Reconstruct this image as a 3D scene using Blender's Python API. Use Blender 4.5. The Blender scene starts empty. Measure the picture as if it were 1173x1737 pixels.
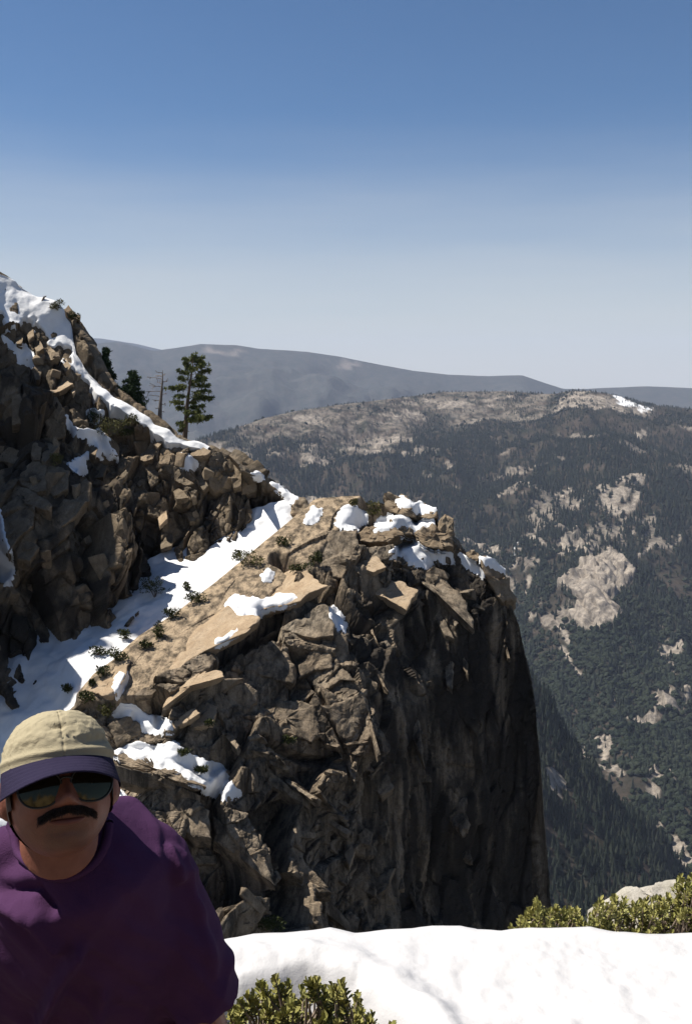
import bpy, math, random
import numpy as np
from mathutils import Vector, Matrix, Euler

R = math.radians
random.seed(7)
RNG = np.random.default_rng(7)
sc = bpy.context.scene
COL = sc.collection

# ---------------------------------------------------------------- camera
FPX = 1689.0                 # focal length in photograph pixels (35 mm lens)
PITCH = R(7.7)
cam = bpy.data.cameras.new('camera')
cam.sensor_fit = 'VERTICAL'
cam.sensor_height = 36.0
cam.lens = 35.0
cam.clip_start = 0.05
cam.clip_end = 60000
camo = bpy.data.objects.new('camera', cam)
COL.objects.link(camo)
camo.location = (0, 0, 0)
camo.rotation_euler = (R(90) - PITCH, 0, 0)
sc.camera = camo

# ---------------------------------------------------------------- sky and sun
SUN_EL, SUN_AZ = R(57), R(-80)        # high, to the left and ahead of the camera
SUN = np.array([math.sin(SUN_AZ) * math.cos(SUN_EL), math.cos(SUN_AZ) * math.cos(SUN_EL), math.sin(SUN_EL)])
SKY_SAT, VEIL = 1.14, 0.85
world = bpy.data.worlds.new('World')
sc.world = world
world.use_nodes = True
wn = world.node_tree
wn.nodes.clear()
sky = wn.nodes.new('ShaderNodeTexSky')
sky.sky_type = 'NISHITA'
sky.sun_disc = False
sky.sun_elevation = SUN_EL
sky.sun_rotation = SUN_AZ
sky.altitude = 2000
sky.air_density = 1.0
sky.dust_density = 1.0
sky.ozone_density = 3.0
bg = wn.nodes.new('ShaderNodeBackground')
bg.inputs['Strength'].default_value = 0.057
out = wn.nodes.new('ShaderNodeOutputWorld')
# the air near the horizon carries a thin even veil of dust and cirrus, the same all the way round
hs_ = wn.nodes.new('ShaderNodeHueSaturation')
hs_.inputs['Saturation'].default_value = SKY_SAT
wn.links.new(sky.outputs[0], hs_.inputs['Color'])
tc_ = wn.nodes.new('ShaderNodeTexCoord')
sx_ = wn.nodes.new('ShaderNodeSeparateXYZ')
wn.links.new(tc_.outputs['Generated'], sx_.inputs[0])
mp_ = wn.nodes.new('ShaderNodeMapping'); mp_.inputs['Scale'].default_value = (1.0, 1.0, 9.0); mp_.inputs['Rotation'].default_value = (R(5), R(-6), 0)
wn.links.new(tc_.outputs['Generated'], mp_.inputs[0])
nz_ = wn.nodes.new('ShaderNodeTexNoise'); nz_.inputs['Scale'].default_value = 2.2; nz_.inputs['Detail'].default_value = 5; nz_.inputs['Roughness'].default_value = 0.5
wn.links.new(mp_.outputs[0], nz_.inputs['Vector'])
ad_ = wn.nodes.new('ShaderNodeMath'); ad_.operation = 'MULTIPLY_ADD'; ad_.inputs[1].default_value = 0.10; ad_.inputs[2].default_value = -0.05
wn.links.new(nz_.outputs[0], ad_.inputs[0])
sm_ = wn.nodes.new('ShaderNodeMath'); sm_.operation = 'ADD'
wn.links.new(sx_.outputs['Z'], sm_.inputs[0]); wn.links.new(ad_.outputs[0], sm_.inputs[1])
mr_ = wn.nodes.new('ShaderNodeMapRange'); mr_.interpolation_type = 'SMOOTHSTEP'
mr_.inputs['From Min'].default_value = -0.02; mr_.inputs['From Max'].default_value = 0.27; mr_.inputs['To Min'].default_value = VEIL; mr_.inputs['To Max'].default_value = 0.0
wn.links.new(sm_.outputs[0], mr_.inputs['Value'])
mx_ = wn.nodes.new('ShaderNodeMix'); mx_.data_type = 'RGBA'
mx_.inputs[7].default_value = (7.2, 7.2, 7.0, 1)
wn.links.new(mr_.outputs[0], mx_.inputs[0]); wn.links.new(hs_.outputs[0], mx_.inputs[6])
wn.links.new(mx_.outputs[2], bg.inputs[0])
wn.links.new(bg.outputs[0], out.inputs[0])

HAZE = 2.8e-5                         # density of the valley air, per metre
sun = bpy.data.lights.new('sun', 'SUN')
sun.energy = 5.0
sun.angle = R(0.5)
sun.color = (1.0, 0.95, 0.86)
suno = bpy.data.objects.new('sun', sun)
COL.objects.link(suno)
suno.rotation_euler = Vector(SUN).to_track_quat('Z', 'Y').to_euler()

sc.view_settings.view_transform = 'Standard'
sc.view_settings.look = 'None'
sc.view_settings.exposure = 0.75
sc.view_settings.gamma = 1.0
sc.cycles.use_denoising = True
sc.cycles.max_bounces = 6
sc.cycles.diffuse_bounces = 2
sc.cycles.volume_bounces = 0
sc.cycles.transparent_max_bounces = 8

# ---------------------------------------------------------------- pixel <-> place
CT, ST = math.cos(PITCH), math.sin(PITCH)

def rays(px, py):
    px = np.asarray(px, float); py = np.asarray(py, float)
    cx = (px - 586.5) / FPX; cy = (868.5 - py) / FPX
    y = CT + cy * ST
    return np.stack([cx / y, np.ones_like(y), (-ST + cy * CT) / y], -1)

def at(px, py, Y):
    return rays(px, py) * np.asarray(Y, float)[..., None]

def proj(Pw):
    Pw = np.asarray(Pw, float)
    f = Pw[..., 1] * CT - Pw[..., 2] * ST
    u = Pw[..., 1] * ST + Pw[..., 2] * CT
    return 586.5 + FPX * Pw[..., 0] / f, 868.5 - FPX * u / f

# ---------------------------------------------------------------- noise
def _h(ix, iy, iz, seed):
    h = (ix.astype(np.int64) * 374761393 + iy.astype(np.int64) * 668265263 + iz.astype(np.int64) * 1274126177 + seed * 974711) & 0xFFFFFFFF
    h = ((h ^ (h >> 13)) * 1274126177) & 0xFFFFFFFF
    h = ((h ^ (h >> 16)) * 2246822519) & 0xFFFFFFFF
    return (h ^ (h >> 15)) & 0xFFFFFFFF

def hashf(ix, iy, iz, seed):
    return _h(ix, iy, iz, seed) / 4294967296.0

def vnoise(Pn, seed=0):
    """value noise, -1..1"""
    fl = np.floor(Pn); f = Pn - fl; fl = fl.astype(np.int64)
    u = f * f * f * (f * (f * 6 - 15) + 10)
    r = 0
    for dx in (0, 1):
        wx = u[..., 0] if dx else 1 - u[..., 0]
        for dy in (0, 1):
            wy = u[..., 1] if dy else 1 - u[..., 1]
            for dz in (0, 1):
                wz = u[..., 2] if dz else 1 - u[..., 2]
                r = r + wx * wy * wz * hashf(fl[..., 0] + dx, fl[..., 1] + dy, fl[..., 2] + dz, seed)
    return r * 2 - 1

def fbm(Pn, oct=4, seed=0, gain=0.5):
    r = 0; a = 1.0; Pq = np.asarray(Pn, float)
    for i in range(oct):
        r = r + a * vnoise(Pq, seed + i * 17)
        Pq = Pq * 2.03 + 3.7; a *= gain
    return r

def voronoi(Pn, seed=0, jit=0.9):
    """F1, F2, id of the nearest cell (0..1), vector from the cell's point"""
    fl = np.floor(Pn).astype(np.int64)
    n = Pn.shape[0]
    f1 = np.full(n, 1e9); f2 = np.full(n, 1e9)
    cid = np.zeros((n, 3), np.int64); dv = np.zeros((n, 3))
    for dx in (-1, 0, 1):
        for dy in (-1, 0, 1):
            for dz in (-1, 0, 1):
                c = fl + np.array([dx, dy, dz])
                q = np.stack([c[:, k] + 0.5 + jit * (hashf(c[:, 0], c[:, 1], c[:, 2], seed + 31 * k) - 0.5) for k in range(3)], -1)
                d = Pn - q
                dd = (d * d).sum(-1)
                near = dd < f1
                f2 = np.where(near, f1, np.minimum(f2, dd))
                f1 = np.where(near, dd, f1)
                cid[near] = c[near]; dv[near] = d[near]
    return np.sqrt(f1), np.sqrt(f2), cid, dv

def facets(Pn, seed, tilt=1.0, crack=0.0, cw=0.08):
    """blocky fracture height: each cell a tilted plane with an offset, joints recessed"""
    f1, f2, c, d = voronoi(Pn, seed)
    off = hashf(c[:, 0], c[:, 1], c[:, 2], seed + 5) - 0.5
    tv = np.stack([hashf(c[:, 0], c[:, 1], c[:, 2], seed + 7 + k) - 0.5 for k in range(3)], -1)
    h = off + tilt * (tv * d).sum(-1) * 2
    if crack:
        h = h - crack * np.clip(1 - (f2 - f1) / cw, 0, 1)
    return h

def rotm(rx, ry, rz):
    return np.array(Euler((R(rx), R(ry), R(rz))).to_matrix())

# ---------------------------------------------------------------- 2D helpers in photograph pixels
def zp(pts, ox, oy, s):
    """points read off an enlargement -> photograph pixels"""
    return [(ox + x / s, oy + y / s) for x, y in pts]

def sdf_poly(px, py, poly):
    """signed distance in pixels to a polygon, positive inside"""
    px = np.asarray(px, float); py = np.asarray(py, float)
    poly = np.asarray(poly, float)
    d = np.full(px.shape, 1e9); ins = np.zeros(px.shape, bool)
    for i in range(len(poly)):
        x0, y0 = poly[i - 1]; x1, y1 = poly[i]
        ex, ey = x1 - x0, y1 - y0
        t = np.clip(((px - x0) * ex + (py - y0) * ey) / (ex * ex + ey * ey + 1e-9), 0, 1)
        d = np.minimum(d, np.hypot(px - x0 - t * ex, py - y0 - t * ey))
        if y0 != y1:
            c = ((y0 > py) != (y1 > py)) & (px < (x1 - x0) * (py - y0) / (y1 - y0) + x0)
            ins ^= c
    return np.where(ins, d, -d)

def dist_line(px, py, line):
    d = np.full(np.shape(px), 1e9)
    for (x0, y0), (x1, y1) in zip(line[:-1], line[1:]):
        ex, ey = x1 - x0, y1 - y0
        t = np.clip(((px - x0) * ex + (py - y0) * ey) / (ex * ex + ey * ey + 1e-9), 0, 1)
        d = np.minimum(d, np.hypot(px - x0 - t * ex, py - y0 - t * ey))
    return d

def curve(pts):
    a = np.asarray(pts, float)
    return lambda x: np.interp(x, a[:, 0], a[:, 1])

def smoothstep(a, b, x):
    t = np.clip((x - a) / (b - a), 0, 1)
    return t * t * (3 - 2 * t)

class TPS:
    """smooth surface through control points (pixel x, pixel y, value)"""
    def __init__(s, pts, reg=1e-3):
        a = np.asarray(pts, float)
        s.c = a[:, :2] / 500.0; v = a[:, 2]; n = len(a)
        K = s._u(np.linalg.norm(s.c[:, None] - s.c[None], axis=-1)) + reg * np.eye(n)
        Pm = np.c_[np.ones(n), s.c]
        A = np.zeros((n + 3, n + 3)); A[:n, :n] = K; A[:n, n:] = Pm; A[n:, :n] = Pm.T
        s.w = np.linalg.solve(A, np.r_[v, 0, 0, 0])
    @staticmethod
    def _u(r):
        return np.where(r > 1e-9, r * r * np.log(np.maximum(r, 1e-9)), 0)
    def __call__(s, px, py):
        sh = np.shape(px)
        q = np.stack([np.ravel(px), np.ravel(py)], -1) / 500.0
        o = np.empty(len(q)); n = len(s.c)
        for i in range(0, len(q), 40000):
            b = q[i:i + 40000]
            o[i:i + 40000] = s._u(np.linalg.norm(b[:, None] - s.c[None], axis=-1)) @ s.w[:n] + s.w[n] + b @ s.w[n + 1:]
        return o.reshape(sh)

# ---------------------------------------------------------------- objects
def link(o, parent=None):
    COL.objects.link(o)
    if parent is not None:
        o.parent = parent
    return o

def empty(name, loc):
    o = bpy.data.objects.new(name, None)
    o.empty_display_size = 0.1
    o.location = [float(v) for v in loc]
    return link(o)

def tag(o, label=None, cat=None, group=None, kind=None):
    if label: o['label'] = label
    if cat: o['category'] = cat
    if group: o['group'] = group
    if kind: o['kind'] = kind
    return o

def mesh_np(name, V, F, smooth=False):
    """V (n,3), F a list of arrays (m,3) or (m,4)"""
    me = bpy.data.meshes.new(name)
    V = np.ascontiguousarray(V, np.float32)
    if not isinstance(F, (list, tuple)): F = [F]
    F = [np.asarray(f, np.int32) for f in F if len(f)]
    tot = np.concatenate([np.full(len(f), f.shape[1], np.int32) for f in F])
    idx = np.concatenate([f.ravel() for f in F])
    me.vertices.add(len(V)); me.vertices.foreach_set('co', V.ravel())
    me.loops.add(len(idx)); me.loops.foreach_set('vertex_index', idx)
    me.polygons.add(len(tot))
    st = np.concatenate([[0], np.cumsum(tot)[:-1]]).astype(np.int32)
    me.polygons.foreach_set('loop_start', st)
    me.update(calc_edges=True)
    me.validate(clean_customdata=False)
    me.polygons.foreach_set('use_smooth', np.full(len(me.polygons), bool(smooth)))
    return me

def obj_np(name, V, F, mat, parent=None, smooth=False, local=True):
    """world-space vertices; under a parent they are stored relative to it (parents are unrotated)"""
    V = np.asarray(V, float)
    org = np.zeros(3)
    if parent is not None:
        V = V - np.array(parent.location)
    elif local:
        org = np.array([V[:, 0].mean(), V[:, 1].mean(), V[:, 2].min()])
        V = V - org
    me = mesh_np(name, V, F, smooth)
    me.materials.append(mat)
    o = bpy.data.objects.new(name, me)
    o.location = org
    return link(o, parent)

def set_attr(o, name, vals):
    a = o.data.attributes.new(name, 'FLOAT', 'POINT')
    a.data.foreach_set('value', np.ascontiguousarray(vals, np.float32))

def grid_faces(nr, nc, flip=False):
    i = np.arange(nr * nc).reshape(nr, nc)
    a, b, c, d = i[:-1, :-1].ravel(), i[:-1, 1:].ravel(), i[1:, 1:].ravel(), i[1:, :-1].ravel()
    return np.stack([a, b, c, d] if flip else [a, d, c, b], -1)

def grid_normals(Pg):
    du = np.gradient(Pg, axis=1); dv = np.gradient(Pg, axis=0)
    n = np.cross(dv, du)
    return n / (np.linalg.norm(n, axis=-1, keepdims=True) + 1e-9)

# depth buffer of what has been built so far, in 2-pixel bins, for setting snow, shrubs and stones ON the rock
BIN = 2.0
DBW, DBH = 700, 900
DX0, DY0 = -150.0, 0.0
DB = np.full((DBH, DBW), 1e9)
def splat(Pw):
    Pw = np.asarray(Pw).reshape(-1, 3)
    px, py = proj(Pw)
    i = ((px - DX0) / BIN).astype(int); j = ((py - DY0) / BIN).astype(int)
    ok = (i >= 0) & (i < DBW) & (j >= 0) & (j < DBH) & (Pw[:, 1] > 0.1)
    np.minimum.at(DB, (j[ok], i[ok]), Pw[ok, 1])
def depth(px, py, rad=1, front=False):
    """median depth of the built surface round a pixel"""
    i = np.clip(((np.asarray(px) - DX0) / BIN).astype(int), rad, DBW - 1 - rad); j = np.clip(((np.asarray(py) - DY0) / BIN).astype(int), rad, DBH - 1 - rad)
    st = np.stack([DB[j + a, i + b] for a in range(-rad, rad + 1) for b in range(-rad, rad + 1)], -1)
    st = np.where(st > 1e8, np.nan, st)
    with np.errstate(all='ignore'):
        import warnings
        warnings.simplefilter('ignore')
        return np.nanpercentile(st, 18, -1) if front else np.nanmedian(st, -1)

# ---------------------------------------------------------------- materials
class NT:
    def __init__(s, name):
        s.m = bpy.data.materials.new(name); s.m.use_nodes = True
        s.t = s.m.node_tree; s.t.nodes.clear()
        s.out = s.n('ShaderNodeOutputMaterial')
    def n(s, typ, **kw):
        x = s.t.nodes.new(typ)
        for k, v in kw.items(): setattr(x, k, v)
        return x
    def l(s, a, b): s.t.links.new(a, b)
    def coord(s, scale=(1, 1, 1), rot=(0, 0, 0), obj=False):
        if obj:
            tc = s.n('ShaderNodeTexCoord').outputs['Object']
        else:
            tc = s.n('ShaderNodeNewGeometry').outputs['Position']
        mp = s.n('ShaderNodeMapping'); s.l(tc, mp.inputs[0])
        mp.inputs['Scale'].default_value = scale
        mp.inputs['Rotation'].default_value = rot
        return mp.outputs[0]
    def noise(s, vec, scale, detail=4, rough=0.55, dist=0.0):
        x = s.n('ShaderNodeTexNoise'); s.l(vec, x.inputs['Vector'])
        x.inputs['Scale'].default_value = scale; x.inputs['Detail'].default_value = detail
        x.inputs['Roughness'].default_value = rough; x.inputs['Distortion'].default_value = dist
        return x.outputs[0]
    def ramp(s, fac, stops):
        x = s.n('ShaderNodeValToRGB'); s.l(fac, x.inputs[0])
        e = x.color_ramp.elements
        while len(e) < len(stops): e.new(0.5)
        for k, (p, c) in enumerate(stops):
            e[k].position = p
            e[k].color = (c, c, c, 1) if isinstance(c, (int, float)) else (*c, 1)
        return x.outputs[0]
    def mix(s, fac, a, b, mode='MIX'):
        x = s.n('ShaderNodeMix', data_type='RGBA', blend_type=mode)
        if isinstance(fac, (int, float)): x.inputs[0].default_value = fac
        else: s.l(fac, x.inputs[0])
        for v, k in ((a, 6), (b, 7)):
            if isinstance(v, tuple): x.inputs[k].default_value = (*v, 1)
            else: s.l(v, x.inputs[k])
        return x.outputs[2]
    def math(s, op, a, b=0.0):
        x = s.n('ShaderNodeMath', operation=op)
        for v, k in ((a, 0), (b, 1)):
            if isinstance(v, (int, float)): x.inputs[k].default_value = v
            else: s.l(v, x.inputs[k])
        return x.outputs[0]
    def attr(s, name):
        return s.n('ShaderNodeAttribute', attribute_name=name).outputs['Fac']
    def finish(s, col, rough=0.9, bump=None, bdist=0.02, bstr=0.6, spec=0.25, sss=0.0, sheen=0.0, metal=0.0, coat=0.0):
        b = s.n('ShaderNodeBsdfPrincipled')
        if isinstance(col, tuple): b.inputs['Base Color'].default_value = (*col, 1)
        else: s.l(col, b.inputs['Base Color'])
        if isinstance(rough, (int, float)): b.inputs['Roughness'].default_value = rough
        else: s.l(rough, b.inputs['Roughness'])
        b.inputs['Specular IOR Level'].default_value = spec
        b.inputs['Metallic'].default_value = metal
        if sss:
            b.inputs['Subsurface Weight'].default_value = sss
            b.inputs['Subsurface Scale'].default_value = 0.006
            b.inputs['Subsurface Radius'].default_value = (1.0, 0.35, 0.2)
        if sheen: b.inputs['Sheen Weight'].default_value = sheen
        if coat: b.inputs['Coat Weight'].default_value = coat
        if bump is not None:
            bn = s.n('ShaderNodeBump')
            bn.inputs['Distance'].default_value = bdist; bn.inputs['Strength'].default_value = bstr
            s.l(bump, bn.inputs['Height']); s.l(bn.outputs[0], b.inputs['Normal'])
        s.l(b.outputs[0], s.out.inputs[0])
        return s.m

def mat_rock(name, a, b, c, dark, size=1.0, streak=0.0, tan=None, stain_shade=False):
    t = NT(name)
    co = t.coord()
    big = t.noise(co, 0.11 / size, 5, 0.6, 0.6)
    mid = t.noise(co, 0.9 / size, 6, 0.65, 0.3)
    fine = t.noise(co, 9.0 / size, 4, 0.7)
    col = t.ramp(big, [(0.34, a), (0.5, b), (0.68, c)])
    col = t.mix(t.ramp(mid, [(0.35, 0.0), (0.62, 0.75)]), col, t.mix(0.5, col, b, 'MULTIPLY'))
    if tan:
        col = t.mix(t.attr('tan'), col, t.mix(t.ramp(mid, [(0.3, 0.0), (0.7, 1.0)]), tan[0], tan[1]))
    lich = t.ramp(t.noise(co, 2.6 / size, 7, 0.75, 0.8), [(0.56, 0.0), (0.68, 0.8)])
    col = t.mix(lich, col, dark)
    if stain_shade:
        col = t.mix(t.attr('stain_shade'), col, (0.022, 0.019, 0.017))  # near-black for seepage streaks and for shade painted into the rock
    if streak:
        st = t.noise(t.coord((1.0, 1.0, 0.05)), 1.1 / size, 6, 0.7, 0.2)
        col = t.mix(t.math('MULTIPLY', t.ramp(st, [(0.42, 0.0), (0.6, 1.0)]), streak), col, dark)
    sp = t.ramp(fine, [(0.3, 0.72), (0.7, 1.2)])
    col = t.mix(1.0, col, sp, 'MULTIPLY')
    h = t.math('ADD', t.math('MULTIPLY', mid, 1.0), t.math('MULTIPLY', fine, 0.25))
    return t.finish(col, 0.93, h, 0.35 * size, 0.8, 0.15)

M = {}
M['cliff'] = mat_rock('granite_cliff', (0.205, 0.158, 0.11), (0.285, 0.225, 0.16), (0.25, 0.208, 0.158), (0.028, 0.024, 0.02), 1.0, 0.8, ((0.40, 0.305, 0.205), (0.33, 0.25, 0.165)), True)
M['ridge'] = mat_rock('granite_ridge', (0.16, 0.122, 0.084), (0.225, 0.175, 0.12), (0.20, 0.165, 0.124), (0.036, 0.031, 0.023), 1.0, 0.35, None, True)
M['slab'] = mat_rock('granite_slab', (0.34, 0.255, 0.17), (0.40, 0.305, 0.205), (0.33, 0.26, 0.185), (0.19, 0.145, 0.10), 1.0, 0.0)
M['boulder'] = mat_rock('granite_boulder', (0.20, 0.15, 0.10), (0.26, 0.20, 0.137), (0.22, 0.18, 0.13), (0.07, 0.057, 0.04), 0.5, 0.0)
M['near_rock'] = mat_rock('granite_near', (0.36, 0.33, 0.28), (0.42, 0.39, 0.33), (0.40, 0.37, 0.33), (0.20, 0.18, 0.15), 0.05, 0.0)

def mat_snow():
    t = NT('old_snow')
    co = t.coord()
    n1 = t.noise(co, 0.25, 4, 0.6)
    n2 = t.noise(co, 3.0, 5, 0.65)
    col = t.ramp(n1, [(0.35, (0.62, 0.62, 0.62)), (0.65, (0.70, 0.70, 0.71))])
    dirt = t.ramp(t.noise(co, 1.4, 8, 0.8), [(0.60, 0.0), (0.76, 0.5)])
    col = t.mix(dirt, col, (0.45, 0.38, 0.30))
    return t.finish(col, 0.7, n2, 0.12, 0.35, 0.2)
M['snow'] = mat_snow()
# ================================================================ far country
def sheet(xs, ytop, ybot, nrow, Yf, back=(), power=1.0, wrap=0.0):
    """surface patch seen between two lines, real depth from Yf, with a far side that rolls over the crest and falls away"""
    t = np.linspace(0, 1, nrow) ** power
    yt = ytop(xs); yb = ybot(xs)
    px = np.repeat(xs[None], nrow, 0)
    py = yt[None] + (yb - yt)[None] * t[:, None]
    Pg = at(px, py, Yf(px, py))
    if len(back):
        top = Pg[0]
        rd = top.copy(); rd[:, 2] = 0
        rd /= np.linalg.norm(rd, axis=-1, keepdims=True)
        lat = smoothstep(855, 885, xs)[:, None] * np.array([-1.0, 0, 0]) * wrap
        rows = [top + rd * a + lat * a + np.array([0, 0, b]) for a, b in back][::-1]
        Pg = np.concatenate([np.stack(rows), Pg], 0)
        px = np.concatenate([np.repeat(xs[None], len(back), 0), px], 0)
        py = np.concatenate([np.repeat(yt[None], len(back), 0), py], 0)
    return px, py, Pg

def logT(pts):
    f = TPS([(x, y, math.log(v)) for x, y, v in pts])
    return lambda px, py: np.exp(f(px, py))

def mat_hill(name, soil1, soil2, rock1, rock2):
    t = NT(name)
    co = t.coord()
    s = t.mix(t.ramp(t.noise(co, 0.012, 8, 0.7), [(0.38, 0.0), (0.62, 1.0)]), soil1, soil2)
    rk = t.mix(t.ramp(t.noise(t.coord((1, 1, 0.22), (0.0, 0.55, 0.0)), 0.045, 8, 0.8, 0.6), [(0.40, 0.0), (0.58, 1.0)]), rock1, rock2)
    m = t.attr('rock')
    col = t.mix(m, s, rk)
    col = t.mix(t.attr('snow'), col, (0.75, 0.75, 0.76))
    return t.finish(col, 1.0, t.noise(co, 0.05, 6, 0.7), 12.0, 0.7, 0.0)

M['hill'] = mat_hill('forested_slope', (0.020, 0.023, 0.016), (0.058, 0.045, 0.036), (0.11, 0.095, 0.08), (0.32, 0.275, 0.225))
M['far_hill'] = mat_hill('far_ridge', (0.042, 0.048, 0.046), (0.068, 0.066, 0.062), (0.12, 0.095, 0.085), (0.2, 0.185, 0.165))

def leafmat(name, a, b, rough=0.85, trans=0.0):
    t = NT(name)
    co = t.coord()
    col = t.mix(t.ramp(t.noise(co, 0.9 if 'far' not in name else 0.013, 5, 0.7), [(0.35, 0.0), (0.65, 1.0)]), a, b)
    return t.finish(col, rough, spec=0.15)
M['far_conifer'] = leafmat('far_conifer', (0.010, 0.016, 0.011), (0.023, 0.027, 0.018))
M['far_oak'] = leafmat('far_oak', (0.009, 0.015, 0.008), (0.02, 0.025, 0.014))

# -------- very far ridges
def far_ridge(name, pts, base, Ytop, Ybot, amp, seed, rock=()):
    xs = np.arange(-500, 1700, 6.0)
    yt = curve(pts)
    yb = lambda x: np.full_like(x, base)
    Yf = lambda px, py: Ybot + (Ytop - Ybot) * np.clip((base - py) / np.maximum(base - yt(px), 1), 0, 1)
    px, py, Pg = sheet(xs, yt, yb, 60, Yf, back=((400, -60), (1500, -400), (4000, -1500)))
    N = grid_normals(Pg)
    Q = Pg.reshape(-1, 3)
    d = fbm(Q / (Ytop * 0.055), 5, seed) * amp
    d = d.reshape(Pg.shape[:2])
    d *= smoothstep(0, 70, py - yt(px)) * 0.97 + 0.03
    Pg = Pg + N * d[..., None]
    o = obj_np(name, Pg.reshape(-1, 3), grid_faces(*Pg.shape[:2]), M['far_hill'], smooth=True)
    tag(o, kind='structure')
    m = np.zeros(px.size)
    n = fbm(Q / 120.0, 4, seed + 3)
    for poly in rock:
        m = np.maximum(m, smoothstep(-6, 4, sdf_poly(px.ravel(), py.ravel(), poly) + n * 8 - 4))
    set_attr(o, 'rock', m); set_attr(o, 'snow', m * 0.0)
    return o
far_ridge('distant_hills', [(-500, 560), (100, 572), (170, 574), (230, 583), (290, 597), (420, 640), (1173, 690), (1700, 690)], 740, 19000, 17000, 60, 3)
far_ridge('far_ridge', [(-500, 600), (150, 585), (200, 580), (260, 596), (300, 590), (340, 583), (400, 585), (440, 592), (520, 597), (570, 604), (650, 620), (700, 629), (760, 635), (830, 638), (885, 637), (920, 648), (955, 659),
          (1000, 659), (1100, 655), (1173, 658), (1300, 650), (1700, 640)], 860, 12500, 7000, 200, 11,
          rock=[[(335, 592), (355, 588), (395, 592), (420, 600), (390, 606), (350, 600)], [(560, 612), (610, 614), (620, 626), (590, 628)]])

# -------- the opposite valley wall
crestB = curve([(-400, 860), (100, 800), (300, 760), (370, 735), (450, 708), (520, 694), (600, 684), (680, 674), (750, 665), (850, 663), (920, 668), (945, 668), (965, 663), (1000, 663),
                (1040, 669), (1070, 677), (1110, 688), (1173, 694), (1300, 690), (1600, 700)])
YB = logT([(-400, 860, 3900), (0, 830, 4100), (300, 760, 4500), (450, 705, 4900), (600, 684, 5300), (750, 665, 5700), (930, 667, 5400), (1000, 663, 5100), (1100, 688, 5000), (1173, 694, 5100), (1600, 700, 5300),
           (-400, 1000, 3300), (200, 850, 3900), (450, 800, 4150), (700, 740, 4650), (1050, 720, 4600), (600, 800, 4150), (800, 800, 4000), (1000, 800, 3900), (1173, 800, 3850), (1600, 800, 3900),
           (800, 900, 3500), (1000, 900, 3300), (1173, 900, 3250), (1600, 900, 3300), (860, 950, 3250), (1020, 990, 2800), (1173, 1000, 2950), (900, 1050, 2900), (1100, 1100, 2550), (1600, 1000, 2900),
           (900, 1150, 2550), (1050, 1200, 2350), (1173, 1150, 2450), (950, 1250, 2250), (1173, 1250, 2200), (1000, 1320, 2050), (1173, 1350, 1950), (1100, 1400, 1850), (1173, 1480, 1690),
           (1000, 1600, 1500), (600, 1000, 3100), (600, 1300, 2150), (200, 1300, 2200), (600, 1650, 1480), (1600, 1500, 1700), (0, 1000, 3200), (0, 1600, 1550)])
xs = np.concatenate([np.arange(-300, 330, 7.0), np.arange(330, 1290, 2.0), np.arange(1290, 1480, 6.0)])
pxB, pyB, PB = sheet(xs, crestB, lambda x: np.full_like(x, 1640.0), 440, YB, back=((150, -10), (500, -70), (1200, -350), (2500, -1200)))
NB = grid_normals(PB)
Q = PB.reshape(-1, 3)
px_, py_ = pxB.ravel(), pyB.ravel()
relief = fbm(Q / 520.0, 5, 21) * 55 - np.abs(fbm(Q / np.array([260., 900., 500.]), 4, 25)) * 60
ramp = smoothstep(0, 60, py_ - crestB(px_)) * 0.95 + 0.05
z7 = lambda p: zp(p, 750, 560, 2.773)
z8 = lambda p: zp(p, 780, 1050, 2.529)
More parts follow.
